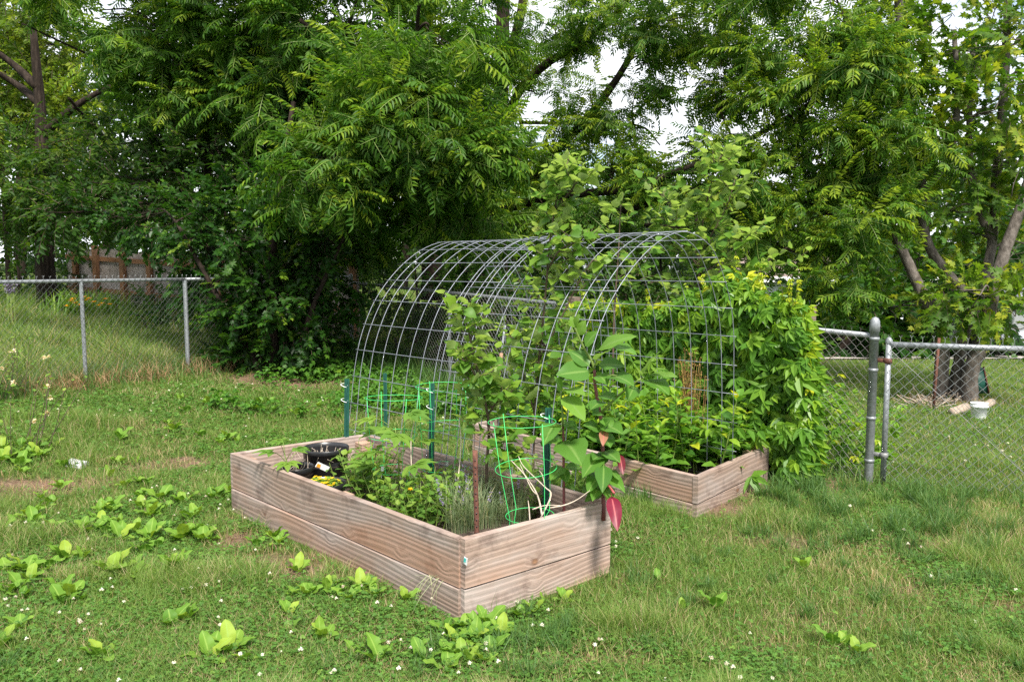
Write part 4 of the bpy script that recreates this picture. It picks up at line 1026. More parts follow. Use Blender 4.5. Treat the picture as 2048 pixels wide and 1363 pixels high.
run("long galvanised chain link fence across the left side, in front of the grassy bank", [LEND, LPOST, (-2.62, 12.78)], [(0, .755), (1, .0)], [], 1.2)
run("galvanised chain link fence running behind the arch and the creeper to the capped gate post", [CORNER, GATEP], [(0, .335), (0, .66)], [0, 1], 1.11, wire='dark_wire')
# gate
gt = thing("metal_gate", (2.745, 5.80, 0.0), "galvanised chain link gate at the right edge, hung beside the capped post", "gate", "chain link fences")
g0, g1 = np.array([2.745, 5.80]), np.array([3.80, 5.46]); zg = 1.08; b = MB()
tube(b, [(*g0, -.02), (*g0, zg)], .020, 12); tube(b, [(*g1, -.02), (*g1, zg)], .020, 12); tube(b, [(*g0, zg - .02), (*g1, zg - .03)], .021, 12); tube(b, [(*g0, -.035), (*g1, -.035)], .019, 12)
lathe(b, [(.024, zg - .01), (.024, zg + .012), (.012, zg + .03), (.001, zg + .034)], (*g0, 0), 14); put(b, "gate_frame", [M['galv']], gt, True)
b = MB(); n2 = np.array([-.31, -.95]) * .024; mesh_run(b, g0 + n2, g1 + n2, lambda s: zg + .005, lambda s: .02, .036, .0017); put(b, "wire_mesh", [M['galv_wire']], gt)
b = MB(); tube(b, np.linspace((*(g0 + n2 * 1.6), zg - .05), (*(g1 + n2 * 1.6), -.02), 6), .002, 5); put(b, "brace_rod", [M['galv_dull']], gt)
for zz in (.24, .94):
    b = MB(); lathe(b, [(.022, zz - .02), (.028, zz - .018), (.028, zz + .018), (.022, zz + .02)], (*g0, 0), 14); box(b, ((g0[0] + GATEP[0]) / 2, (g0[1] + GATEP[1]) / 2, zz), (.07, .012, .03), -.6, 0, .002); put(b, "hinge", [M['rust' if zz > .5 else 'galv_dull']], gt, True)

# ------------------------------------------------------------------ lattice with creeper
la, lb_ = np.array([.66, 8.10]), np.array([2.24, 6.12]); le = (lb_ - la) / np.linalg.norm(lb_ - la); ln = np.array([-le[1], le[0]]); ln = ln if ln @ -la > 0 else -ln; LL = np.linalg.norm(lb_ - la)
lt = thing("lattice_panel", (*la, 0), "weathered brown wooden lattice behind the far bed, mostly hidden by creeper", "lattice")
b = MB(); H0, H1 = .05, 1.27; sp = .115
for sgn, dep in ((1, 0), (-1, .010)):
    for k in np.arange(-12, 36):
        s0 = k * sp; A_ = np.array([s0, H0]); B_ = np.array([s0 + sgn * (H1 - H0), H1])
        lo, hi = 0.0, 1.0; dx = B_[0] - A_[0]
        ts = sorted([(0 - A_[0]) / dx, (LL - A_[0]) / dx]); lo, hi = max(0, ts[0]), min(1, ts[1])
        if hi - lo < .04: continue
        a2, b2 = A_ + (B_ - A_) * lo, A_ + (B_ - A_) * hi; w = .018; d2 = (b2 - a2) / np.linalg.norm(b2 - a2); pn = np.array([-d2[1], d2[0]]) * w; V = []
        for th_ in (-.004, .004):
            for q in (a2 - pn, b2 - pn, b2 + pn, a2 + pn): xy = la + le * q[0] + ln * (dep + th_); V.append((xy[0], xy[1], q[1]))
        b.add(V, [(0, 1, 2, 3), (7, 6, 5, 4), (0, 4, 5, 1), (1, 5, 6, 2), (2, 6, 7, 3), (3, 7, 4, 0)])
put(b, "slats", [M['lattice']], lt)
for s in (-.04, LL + .03):
    b = MB(); xy = la + le * s; box(b, (xy[0], xy[1], .62), (.085, .085, 1.4), math.atan2(le[1], le[0]), 0, .004); put(b, "lattice_post", [M['lattice']], lt)
T_CR = [creeper_leaf(.12, 1), creeper_leaf(.10, 2), creeper_leaf(.135, 3, W=.052)]
cr = thing("creeper", (*(la + le * LL * .8), 0), "bright green five-leaved creeper smothering the lattice and spilling over the fence", "creeper")
vb, cb = MB(), MB()
def cr_top(s): return 1.22 + .10 * math.sin(s * 3.1) + .40 * math.exp(-((s - 1.9) / .40) ** 2) + .12 * math.exp(-((s - 1.35) / .3) ** 2)
pos, dirs, sc, rn, ups = [], [], [], [], []
for _ in range(4600):
    s = rng.uniform(-.1, LL + .20); cover = .55 + .45 * float(sstep(.5, 1.0, s)); top = cr_top(s) if s < LL + .1 else cr_top(LL + .1) * (1 - .5 * (s - LL - .1) / .1)
    if rng.random() > cover: continue
    z = .08 + (top - .08) * rng.random() ** .85; xy = la + le * s + ln * (.06 + rng.gamma(2.0, .045) * (1 + .6 * (z < .5)))
    if fnoise(s, z, 5.5, 21) < .36 and s < 1.0: continue
    tipz = np.clip((z - top + .25) / .25, 0, 1)
    pos.append((xy[0], xy[1], z)); dirs.append(np.r_[ln * rng.uniform(.1, .9) + le * rng.normal(0, .5), -.55 + rng.normal(0, .35) + .5 * tipz]); sc.append(rng.uniform(.65, 1.1) * (1 - .35 * tipz)); rn.append(np.clip(rng.normal(.50, .17) + .42 * tipz ** 1.5 * rng.random(), 0, 1)); ups.append(np.r_[ln + rng.normal(0, .3, 2), .8])
pos, dirs, sc, rn, ups = map(np.array, (pos, dirs, sc, rn, ups)); sc = sc * 1.2; fm = frames(dirs, sc, rng.normal(0, .2, len(sc)), ups); wh = rng.integers(3, size=len(sc))
for k, T in enumerate(T_CR): m_ = wh == k; inst(cb, T, fm[m_], pos[m_], rn[m_])
# hanging yellow tips and shoots above the top
for k in range(46):
    s = rng.uniform(.2, LL + .1); top = cr_top(min(s, LL)); p0 = np.r_[la + le * s + ln * .12, top - .05]; up = rng.random() < .5; e = p0 + np.r_[ln * rng.uniform(.02, .12), rng.uniform(.08, .24) if up else -rng.uniform(.15, .4)]
    c = bezier([p0, (p0 + e) / 2 + rng.normal(0, .02, 3), e], 4); tube(vb, c, .002, 4, cap=False); kk = 8; pp = c[rng.integers(1, len(c), kk)]
    inst(cb, T_CR[1], frames(np.c_[rng.normal(0, .6, (kk, 2)) + ln * .4, rng.normal(-.3, .4, kk)], rng.uniform(.22, .45, kk)), pp, np.clip(rng.normal(.92, .08, kk), 0, 1))
for k in range(16):
    s = rng.uniform(.5, LL); x0 = la + le * s + ln * .08; c = bezier([np.r_[x0, .0], np.r_[x0 + le * rng.normal(0, .1), .5], np.r_[x0 + le * rng.normal(0, .2), 1.0]], 5); tube(vb, c, np.linspace(.007, .003, len(c)), 5)
put(vb, "vines", [M['twig']], cr, True); put(cb, "leaves", [M['creeper'], M['twig']], cr)
# undergrowth vine at the foot of the fence between creeper and gate post
fd = np.array([.602, -.8]); ov = thing("fence_undergrowth", (2.2, 6.6, 0), "tangle of light green weeds at the foot of the fence left of the gate post", "weeds"); cb = MB(); kk = 1500
sx = rng.uniform(.05, 2.3, kk); off = rng.normal(.45, .4, kk); xy = np.array(GATEP) - fd * .2 + fd * (-sx)[:, None] * 1.0 + np.array([.8, .602]) * off[:, None]; zz = rng.random(kk) ** 1.4 * (.55 * np.exp(-((sx - 1.1) / 1.2) ** 2) + .15)
inst(cb, T_CR[1], frames(np.c_[rng.normal(0, .7, (kk, 2)), rng.normal(.1, .4, kk)], rng.uniform(.45, .95, kk)), np.c_[xy, ground(xy[:, 0], xy[:, 1]) + zz], np.clip(rng.normal(.62, .15, kk), 0, 1)); put(cb, "leaves", [M['creeper'], M['twig']], ov)

# ------------------------------------------------------------------ timber privacy fences behind
def privacy(label, p, q, h, npk, posts, rails, zoff=0.0):
    p, q = np.array(p), np.array(q); L = np.linalg.norm(q - p); e = (q - p) / L; n = np.array([-e[1], e[0]]); n = n if n @ -p > 0 else -n; rot = math.atan2(e[1], e[0])
    t = thing("timber_fence", (*p, float(ground(*p)) + zoff), label, "fence", "timber privacy fences"); pk_ = MB(); w = L / npk
    for i in range(npk):
        xy = p + e * w * (i + .5); hh = h + rng.normal(0, .012); box(pk_, (xy[0], xy[1], float(ground(*xy)) + zoff + hh / 2), (w - .008, .016, hh), rot + rng.normal(0, .02), 0, .002)
    put(pk_, "pickets", [M['picket']], t)
    for f in posts: xy = p + e * L * f + n * .10; b = MB(); z = float(ground(*xy)) + zoff; box(b, (xy[0], xy[1], z + (h + .04) / 2), (.095, .095, h + .06), rot, 0, .004); put(b, "fence_post", [M['fence_brown']], t)
    for f in rails:
        b = MB(); z0, z1 = float(ground(*p)), float(ground(*q)); V = []
        a3, c3 = np.r_[p + n * .035, z0 + zoff + h * f], np.r_[q + n * .035, z1 + zoff + h * f]
        for E in (a3, c3):
            for dy, dz in ((-.018, -.045), (.018, -.045), (.018, .045), (-.018, .045)): V.append(E + np.r_[n * dy, dz])
        b.add(V, [(0, 1, 2, 3), (7, 6, 5, 4), (0, 4, 5, 1), (1, 5, 6, 2), (2, 6, 7, 3), (3, 7, 4, 0)]); put(b, "rail", [M['fence_brown']], t)
    return t
privacy("grey timber fence with orange brown posts behind the left bank, beyond the flower clump", (-9.4, 17.0), (-4.6, 15.6), 1.22, 36, [.06, .165, .30, .43, .585, .77, .97], [.32, .86], -.02)
privacy("dark weathered timber fence with a brown end post behind the big shrub", (-5.0, 14.2), (-2.62, 13.75), 1.55, 17, [.05, .97], [.3, .85], .1)

# ------------------------------------------------------------------ trees
T_ = (lambda *a: [P(*q) for q in a])
# centre: two walnuts with dark trunks, long limbs to the right
L1 = [limb([(862, 600, 14.2), (866, 480, 14.2), (872, 380, 14.2), (862, 240, 14.2), (852, 60, 14.3), (840, -160, 14.5)], .19, .12), limb([(868, 420, 14.2), (840, 300, 13.4), (770, 230, 12.4), (690, 120, 11.6), (600, 40, 11.0)], .07, .03), limb([(862, 330, 14.2), (880, 260, 12.6), (845, 150, 10.6), (835, 60, 10.0), (842, -20, 9.6)], .06, .015), limb([(866, 400, 14.2), (800, 360, 12.2), (700, 330, 10.4), (640, 320, 9.6)], .05, .015), limb([(866, 380, 14.2), (900, 350, 12), (980, 300, 10.4), (1040, 320, 9.8)], .05, .012), limb([(860, 300, 14.2), (700, 190, 13.5), (520, 120, 13), (330, 70, 12.5)], .07, .02)]
C1 = [(830, 250, 9.9, .9, .7, .65, 70), (700, 300, 9.9, .7, .5, .4, 36), (640, 360, 9.7, .4, .4, .35, 18), (940, 330, 10.2, .6, .5, .45, 38), (985, 240, 10.6, .45, .5, .45, 24), (760, 170, 10.3, .6, .5, .45, 32), (860, 60, 10.0, .6, .6, .6, 28), (800, 400, 10.8, .9, .6, .4, 44), (930, 430, 11.2, .5, .5, .35, 22), (700, 60, 11.4, .8, .7, .7, 44), (560, 60, 11.8, .8, .8, .6, 44), (420, 90, 12.3, .9, .8, .5, 50), (300, 60, 12.3, .8, .7, .5, 40), (620, 200, 12.0, .9, .7, .7, 50), (740, 440, 11.8, .7, .6, .4, 34),
      (560, 180, 12.6, 1.1, .9, .8, 60), (900, 120, 13.2, .7, .7, .8, 34), (820, -150, 12, 1.8, 2.2, .8, 100), (500, -150, 12.5, 2.2, 2.2, .8, 120), (250, -110, 13, 1.6, 1.8, .6, 50), (650, -330, 12, 3.0, 2.4, .9, 130), (200, 20, 12.6, .8, .8, .5, 44), (360, 180, 12.8, .9, .8, .6, 44), (480, 30, 12.4, .9, .8, .6, 50), (620, 90, 12.8, 1.0, .8, .8, 56), (740, 250, 12.8, 1.0, .8, .8, 60), (900, 200, 13.4, .8, .7, .8, 44), (960, 60, 13.2, .6, .7, .6, 30)]  # clumps with negative py: unseen canopy above the frame, added to shade what is below
tree("walnut_tree", "large walnut tree with feathery drooping leaves left of the trunks, hanging above the arch", L1, C1, S_WALNUT, M['walnut'], M['bark_dark'], "walnut trees", size=(.68, 1.0), tone=.56, tvar=.17, branch=.014, nb=3)
L2 = [limb([(938, 600, 14.8), (936, 460, 14.8), (962, 380, 14.7), (996, 250, 14.6), (1003, 120, 14.5), (1006, -40, 14.5), (1004, -240, 14.6)], .17, .11), limb([(1000, 150, 14.5), (1022, 100, 14.4), (1046, 0, 14.3), (1056, -160, 14.2)], .10, .07), limb([(990, 290, 14.6), (1035, 190, 14.2), (1090, 130, 13.8), (1160, 88, 13.4), (1230, 30, 13), (1300, -60, 12.6)], .085, .045),
      limb([(962, 400, 14.7), (1040, 380, 14), (1120, 292, 13.4), (1180, 230, 13), (1225, 170, 12.7), (1252, 128, 12.5), (1300, 40, 12.2)], .095, .04), limb([(950, 430, 14.8), (1040, 410, 14), (1110, 392, 13.3), (1200, 384, 12.7), (1280, 374, 12.1), (1350, 345, 11.7), (1440, 312, 11.2), (1540, 255, 10.8), (1645, 190, 10.4), (1720, 120, 10.2)], .085, .022), limb([(1350, 345, 11.7), (1464, 336, 11.1), (1560, 326, 10.7), (1640, 312, 10.4), (1720, 290, 10.2), (1812, 283, 10)], .04, .012),
      limb([(945, 450, 14.8), (1060, 455, 14), (1180, 440, 13), (1300, 405, 12.3), (1420, 370, 11.6), (1520, 375, 11.1), (1600, 400, 10.6), (1690, 440, 10.1), (1760, 435, 9.9)], .08, .012), limb([(1290, 450, 12.2), (1420, 460, 11.4), (1500, 470, 10.9), (1580, 500, 10.3), (1670, 535, 9.9)], .03, .01), limb([(1040, 245, 14), (1180, 248, 13.2), (1280, 252, 12.8), (1320, 290, 12.4)], .03, .01)]
C2 = [(1270, 50, 12.5, .8, .6, .45, 24), (1140, 40, 13.4, .7, .7, .45, 24), (1380, 30, 12, .9, .7, .45, 40), (1490, 60, 11.4, .8, .7, .5, 50), (1420, 150, 11.6, .5, .5, .4, 24), (1320, 130, 12.2, .5, .5, .3, 12), (1600, 100, 10.8, .7, .7, .5, 46), (1710, 110, 10.2, .7, .6, .5, 60), (1640, 210, 10.3, .7, .6, .4, 50), (1740, 200, 10.1, .6, .5, .45, 50), (1540, 250, 10.8, .7, .5, .4, 44), (1700, 300, 10.1, .8, .5, .4, 56), (1820, 280, 9.9, .5, .5, .45, 40), (1580, 350, 10.5, .7, .5, .3, 44), (1480, 400, 11, .7, .5, .25, 40), (1640, 430, 10.2, .7, .5, .35, 48), (1760, 440, 9.8, .5, .4, .35, 32), (1690, 530, 9.8, .4, .4, .4, 34), (1560, 480, 10.4, .5, .4, .3, 34), (1340, 350, 11.8, .6, .5, .22, 26), (1230, 345, 12.4, .5, .5, .22, 22), (1180, 190, 13.2, .5, .5, .4, 18), (1110, 290, 13.4, .5, .5, .4, 20), (1250, 250, 12.5, .4, .4, .3, 14), (1430, 290, 11.3, .5, .5, .3, 24),
      (1300, -110, 12.4, 2, 1.6, .7, 40), (1600, -90, 11, 1.8, 1.4, .6, 50), (1090, 400, 13.6, .7, .7, .25, 24), (1080, 100, 15.4, .6, .6, .7, 22), (1500, 160, 11.3, .5, .5, .35, 26), (1670, 20, 10.6, .7, .7, .5, 40), (1200, 430, 13, .7, .6, .25, 26)]  # the negative-py clumps are out of view, added overhead for their shade
C2 = [(*c[:6], int(c[6] * (.8 if c[0] > 1450 else 1))) for c in C2] + [(1110, 50, 13.8, .7, .6, .4, 22), (1230, 10, 13, .8, .6, .3, 24), (1350, 60, 12.3, .6, .5, .3, 18), (1080, 190, 14, .4, .4, .3, 10), (1270, 190, 12.8, .4, .4, .3, 10), (1160, 250, 13.2, .4, .4, .25, 12), (1220, 300, 12.8, .5, .5, .25, 14), (1020, 300, 14.0, .5, .5, .5, 24)]
tree("walnut_tree", "walnut tree with two dark upright trunks and long limbs reaching right across the sky", L2, C2, S_WALNUT, M['walnut'], M['bark_dark'], "walnut trees", size=(.5, .82), tone=.66, tvar=.18, branch=.011, nb=3)
# right: clump of grey-stemmed maples beyond the gate
RB = G(1935, 800)
def gl(pts, r0, r1): return limb([tuple(RB + np.array([0, 0, -.1]) + np.array(pts[0]))] + pts[1:], r0, r1)
L3 = [gl([(.02, .0, 0), (1942, 740, 9.72), (1966, 680, 9.7), (1985, 590, 9.75), (2010, 500, 9.8), (2046, 400, 9.9), (2100, 200, 10)], .10, .055), gl([(-.30, .1, 0), (1884, 690, 9.85), (1862, 630, 9.9), (1834, 565, 10), (1806, 505, 10.1), (1774, 440, 10.2), (1756, 380, 10.3), (1745, 250, 10.4)], .085, .04), gl([(-.12, .25, 0), (1925, 690, 10), (1935, 600, 10.1), (1890, 540, 10.2), (1850, 470, 10.3), (1840, 330, 10.4), (1810, 150, 10.5), (1790, -80, 10.6)], .065, .05),
      gl([(-.06, .1, 0), (1920, 700, 9.95), (1960, 590, 10.1), (1985, 480, 10.3), (1990, 380, 10.5), (2002, 260, 10.6), (2012, 100, 10.8), (2020, -100, 11)], .065, .05), limb([(1985, 480, 10.3), (1950, 400, 10.4), (1938, 260, 10.5), (1950, 60, 10.6)], .05, .03), limb([(1845, 400, 10.35), (1900, 300, 10.3), (1915, 200, 10.4), (1908, 60, 10.5)], .05, .03)]
C3 = [(1960, 590, 9.3, .55, .5, .28, 64), (2030, 620, 9.4, .4, .4, .25, 40), (1890, 590, 9.6, .35, .4, .2, 24), (1990, 220, 9.8, .7, .6, .5, 74), (2030, 330, 9.8, .5, .6, .5, 54), (1930, 330, 10, .6, .6, .4, 40), (1900, 420, 10.4, .7, .7, .3, 36), (1830, 520, 10.8, .6, .6, .25, 30), (2010, 430, 10.6, .7, .7, .3, 36), (1940, 100, 10.2, .8, .8, .6, 84), (2030, 80, 10.4, .7, .8, .7, 84), (1850, 80, 10.4, .8, .8, .6, 74), (1840, 190, 10.5, .7, .7, .5, 60), (1780, 620, 11.4, .8, .8, .25, 36), (1900, 480, 11.6, .9, .8, .3, 44), (1990, 520, 11.6, 1.0, .8, .3, 44), (2080, 500, 10.6, .8, .8, .8, 60), (1900, -120, 10.5, 1.8, 1.6, .8, 90), (2120, 150, 10.5, 1, 1, 1.2, 80), (1800, 20, 11, .9, .9, .7, 60), (1990, 20, 11.2, .9, .9, .7, 70), (2000, 320, 11.4, .9, .8, .6, 60), (1870, 260, 11.4, .8, .8, .5, 44)]
C3 = [(*c[:6], int(c[6] * .72)) for c in C3]
tree("maple_tree", "maple with several grey leaning stems on the lawn beyond the gate", L3, C3, S_MAPLE, M['maple'], M['bark_grey'], None, size=(.75, 1.15), tone=.66, tvar=.18, branch=.012, nb=4)
# big dark shrub against the fence
SB = G(545, 752)
L5 = [limb([tuple(SB + np.array([0, .2, -.1])), tuple(SB + np.array([-.1, .3, 1.0])), tuple(SB + np.array([.0, .4, 2.2])), tuple(SB + np.array([.2, .6, 3.6]))], .08, .03), limb([tuple(SB + np.array([.15, .25, -.1])), tuple(SB + np.array([.5, .2, .9])), tuple(SB + np.array([.9, .3, 1.8]))], .05, .02), limb([tuple(SB + np.array([-.15, .2, -.1])), tuple(SB + np.array([-.7, .1, 1.0])), tuple(SB + np.array([-1.3, .3, 2.0]))], .05, .02)]
C5 = [(545, 715, 10.6, .72, .45, .22, 110), (590, 655, 10.6, .65, .5, .32, 110), (500, 650, 10.8, .5, .5, .35, 80), (640, 690, 10.9, .4, .4, .3, 60), (470, 710, 11.0, .3, .35, .2, 40), (540, 590, 10.5, .75, .6, .4, 130), (460, 560, 10.7, .55, .5, .35, 80), (620, 560, 10.8, .6, .5, .45, 80), (520, 490, 10.7, .85, .7, .45, 120), (420, 500, 10.9, .6, .6, .35, 76), (640, 490, 11.0, .6, .6, .45, 70), (560, 410, 11, .9, .7, .45, 120), (450, 430, 11.2, .8, .7, .45, 90), (350, 460, 11.2, .7, .6, .28, 64), (280, 430, 11.4, .6, .6, .25, 44), (640, 400, 11.5, .7, .7, .45, 70), (560, 690, 11.6, .9, .6, .35, 60), (545, 560, 11.7, 1.0, .6, .7, 90), (650, 600, 11.0, .35, .4, .28, 40)]
tree("dark_shrub", "dense dark green shrub standing in front of the fence post, reaching the ground", L5, C5, S_SHRUB, M['shrub'], M['bark_dark'], None, cat="shrub", size=(.8, 1.15), tone=.45, tvar=.2, branch=.01, nb=6)
# left: trees behind the bank
def simple_tree(name, label, px, Y, zbase, top, clumps, tm, leafm, group, r=.10, bark='bark_dark', lean=0, arms=True, **kw):
    g = P(px, 600, Y); x = g[0]; z = float(ground(x, Y)) + zbase; tr = [limb([(x, Y, z - .1), (x + lean * .3, Y, z + top * .35), (x + lean * .7, Y + .1, z + top * .7), (x + lean, Y, z + top)], r, r * .3)]
    for sg in (-1, 1, -1, 1) if arms else (): a = tr[0][0][int(len(tr[0][0]) * rng.uniform(.3, .75))]; tr.append((bezier([a, a + np.array([sg * rng.uniform(.6, 1), rng.normal(0, .5), .6]), a + np.array([sg * rng.uniform(1.4, 2.4), rng.normal(0, 1), 1.3])], 5), np.linspace(r * .45, r * .12, 11)))
    return tree(name, label, tr, clumps, tm, leafm, M[bark], group, **kw)
BG = "trees and shrubs behind the left fence"
simple_tree("leafy_tree", "mid green leafy tree between the dark shrub and the far left trees", 420, 13.2, 0, 6.5, [(420, 330, 13, 1.2, 1, .7, 110), (330, 380, 12.8, 1.0, .9, .5, 90), (500, 300, 13, 1.1, 1, .7, 100), (300, 280, 13.2, 1.1, .9, .6, 84), (400, 220, 13.2, 1.2, 1, .7, 90), (540, 240, 13.2, 1.0, 1, .8, 80), (250, 370, 12.6, .9, .8, .5, 76), (200, 410, 12.2, .8, .7, .3, 54), (330, 160, 13.4, 1.0, .9, .5, 50), (620, 330, 13.4, 1, 1, .9, 80), (480, 160, 13.8, 1.4, 1, .8, 80), (150, 425, 11.6, .5, .5, .2, 26)], S_WOOD, M['wood_leaf'], BG, size=(.9, 1.35), tone=.40, tvar=.18, nb=5)
simple_tree("leafy_tree", "light green tree over the dark trunk at the far left", 95, 15.5, -.2, 5.5, [(100, 330, 14.6, 1.3, 1, .6, 120), (180, 300, 14.8, 1.1, 1, .5, 80), (40, 380, 14.4, 1.1, 1, .6, 100), (220, 400, 14.6, 1.0, .9, .4, 70), (-60, 330, 14.6, 1.4, 1, .9, 90), (40, 450, 15, 1.0, 1, .3, 50), (170, 430, 15, .9, 1, .25, 40)], S_WOOD, M['wood_leaf'], BG, r=.2, size=(.9, 1.4), tone=.62, tvar=.18, nb=5)
simple_tree("leafy_tree", "tall sunlit yellow-green tree at the upper left corner", 20, 18, -.3, 9, [(40, 60, 17.5, 1.3, 1, .8, 120), (20, 160, 17.3, 1.3, 1, .8, 120), (90, 150, 17.6, .9, 1, .9, 70), (50, 250, 17, 1.4, 1, .7, 110), (-80, 150, 17.5, 1.6, 1.2, 1.6, 120), (110, 90, 18, .8, .8, .6, 50), (20, 0, 17.5, 1.2, 1, .6, 90), (70, 200, 17.2, 1.0, 1, .6, 80), (30, -60, 17.8, 1.5, 1.2, .9, 80), (130, 260, 17, .8, .8, .5, 50), (-60, 300, 17, 1.5, 1, .8, 80)], S_WOOD, M['yellow_leaf'], BG, r=.06, arms=False, size=(1.0, 1.5), tone=.55, tvar=.2, nb=5)
simple_tree("spruce_tree", "thin dark spruce top showing against the sky at the upper left", 95, 22, -.5, 11.5, [(84, 30, 21.5, .45, .4, .9, 50), (104, -60, 21.6, .35, .4, .8, 30), (84, 130, 21.5, .9, .6, .8, 60), (110, 220, 21, 1.1, .7, .8, 60)], S_NEEDLE, M['needle'], BG, r=.13, size=(.9, 1.4), nb=5)
# low thicket under the trees at the left and behind the arch: separate bushes
bushes = [(30, 500, 16.5, 1.5, .9, .55, 60), (130, 490, 19.5, 1.2, .9, .6, 50), (300, 470, 19, 1.6, .8, .7, 70), (235, 610, 15.2, .4, .4, .2, 18), (330, 625, 14.6, .7, .5, .25, 34), (290, 660, 12.9, .5, .5, .3, 24), (420, 620, 13.3, .9, .6, .5, 50), (610, 480, 14.6, 1.2, .8, .8, 80), (720, 480, 15.2, 1.2, .8, .9, 80), (830, 560, 14, .9, .7, .6, 70), (930, 560, 13.6, .9, .7, .7, 70), (1010, 520, 13.4, 1.0, .8, .8, 80), (1100, 560, 13.0, 1.0, .8, .8, 80), (1200, 520, 13.4, 1.2, .8, .7, 90), (1320, 540, 13, 1.2, .8, .8, 90), (1450, 560, 13.4, 1.3, .9, .7, 90), (1250, 600, 10.5, .8, .6, .5, 70), (1080, 640, 10.2, .7, .6, .5, 60), (900, 690, 11.6, .8, .5, .6, 56), (790, 700, 12.6, .7, .5, .5, 50)]
bn = ["left end of the bank under the tall trees", "beside the left end of the timber fence", "behind the middle of the left timber fence", "right of the orange flower clump", "in front of the left timber fence", "low down just behind the left chain link fence", "between the fence post and the dark shrub", "behind the top of the dark shrub", "behind the far corner of the fence, left of the walnut trunks", "at the foot of the left walnut trunk", "between the two walnut trunks", "right of the walnut trunks behind the arch", "behind the middle of the arch", "behind the top of the arch near the thin sapling", "behind the right shoulder of the arch", "behind the creeper on the lattice", "just beyond the fence behind the lattice", "just beyond the fence behind the slender sapling", "just beyond the fence post seen through the arch", "seen through the far end of the arch"]
for (px, py, Y, rx, ry, rz, k), lab in zip(bushes, bn):
    g = P(px, py, Y); z = float(ground(g[0], Y)); tr = [limb([(g[0], Y, z - .05), (g[0] + .05, Y, (z + g[2]) / 2), (g[0], Y, g[2] + rz * .4)], .04, .015)]
    tree("bush", "green bush " + lab, tr, [(px, py, Y, rx, ry, rz, k), (px + rng.normal(0, 15), py + 60, Y - .1, rx * .8, ry, max(.2, (g[2] - z) * .45), int(k * .7))], S_WOOD if rng.random() < .6 else S_SHRUB, M['wood_leaf'] if rng.random() < .55 else M['shrub'], M['bark_dark'], "bushes in the thicket behind the fences", cat="bush", size=(.8, 1.25), tone=.45, tvar=.18, nb=4, branch=.012)
# far trees that close the view
far = [(1120, 430, 30, 3.2, 2, 2.2, 120), (1250, 440, 34, 3.4, 2, 1.8, 110), (1390, 450, 32, 3.2, 2, 1.5, 110), (1540, 440, 36, 3.4, 2, 1.8, 110), (1680, 470, 30, 3, 2, 2.2, 130), (1820, 450, 28, 3, 2, 2.6, 150), (1960, 430, 30, 3.4, 2, 3.2, 160), (2100, 400, 30, 3.6, 2, 4, 140), (960, 380, 30, 3.4, 2, 3, 120), (800, 330, 28, 3.6, 2, 4, 140), (620, 300, 28, 3.8, 2, 4.5, 140), (430, 300, 30, 4, 2, 4, 120), (200, 330, 32, 4, 2, 3, 110), (20, 200, 30, 4, 2, 6, 140), (1760, 600, 19, 1.6, 1.2, 1.0, 120), (1900, 600, 17.5, 1.5, 1.2, .9, 110), (1680, 620, 17, 1.2, 1, .7, 80), (2000, 560, 19, 1.8, 1.2, 1.2, 110)]
fl = ["behind the walnut limbs above the arch's middle", "under the open sky behind the arch", "behind the right shoulder of the arch", "behind the pale sapling", "above the house roof", "behind the left stem of the maple", "behind the middle stems of the maple", "at the right edge behind the maple", "behind the two upright walnut trunks", "behind the left walnut", "behind the upper part of the dark shrub", "behind the mid left trees", "behind the spruce and left trees", "at the far left behind the yellow-green tree", "low and rounded behind the capped gate post", "low and dark behind the maple's trunk", "low beside the house, above the creeper", "low at the right edge beside the parked car"]
for (px, py, Y, rx, ry, rz, k), lab in zip(far, fl):
    g = P(px, py, Y); z = float(ground(g[0], Y)); tr = [limb([(g[0], Y, z - .1), (g[0] + .2, Y, (z + g[2]) / 2), (g[0], Y, g[2] + rz * .5)], .05 + .006 * Y, .05)]
    tree("background_tree", "distant green tree " + lab, tr, [(px, py, Y, rx, ry, rz, k), (px, py + 1600 / Y * rz * .8, Y, rx * .85, ry, rz * .6, int(k * .6))], S_FAR, M['wood_leaf'] if Y > 20 else M['shrub'], M['bark_dark'], "distant trees", size=(1.0, 1.5), tone=.6 if Y > 20 else .5, tvar=.17, nb=3, branch=.03)

# far wood that closes the horizon (one mass: nobody could count its trees)
b = MB(); K = 5200; xx = rng.uniform(-48, 48, K); yy = rng.uniform(40, 52, K); top = np.where(xx < -2, 11 + 3 * fnoise(xx, xx * 0, .12, 91), 5.2 + 3.0 * fnoise(xx, xx * 0, .16, 92) + 3.5 * sstep(14, 24, xx)); zz = ground(xx, yy) + top * rng.random(K) ** .8
dd_ = np.c_[rng.normal(0, .6, K), rng.normal(-.5, .5, K), rng.normal(-.1, .4, K)]; wh = rng.integers(3, size=K); fm = frames(dd_, rng.uniform(1.6, 2.8, K), rng.normal(0, .3, K)); rn = np.clip(rng.normal(.5, .15, K) + .4 * (fnoise(xx, zz, .5, 93) - .5), 0, 1)
for k_, T in enumerate(S_FAR): m_ = wh == k_; inst(b, T, fm[m_], np.c_[xx, yy, zz][m_], rn[m_])
tag(b.build("distant_woods", [M['wood_leaf'], M['twig']], None), "far green woods closing the view behind all the trees", "woods", None, "stuff")

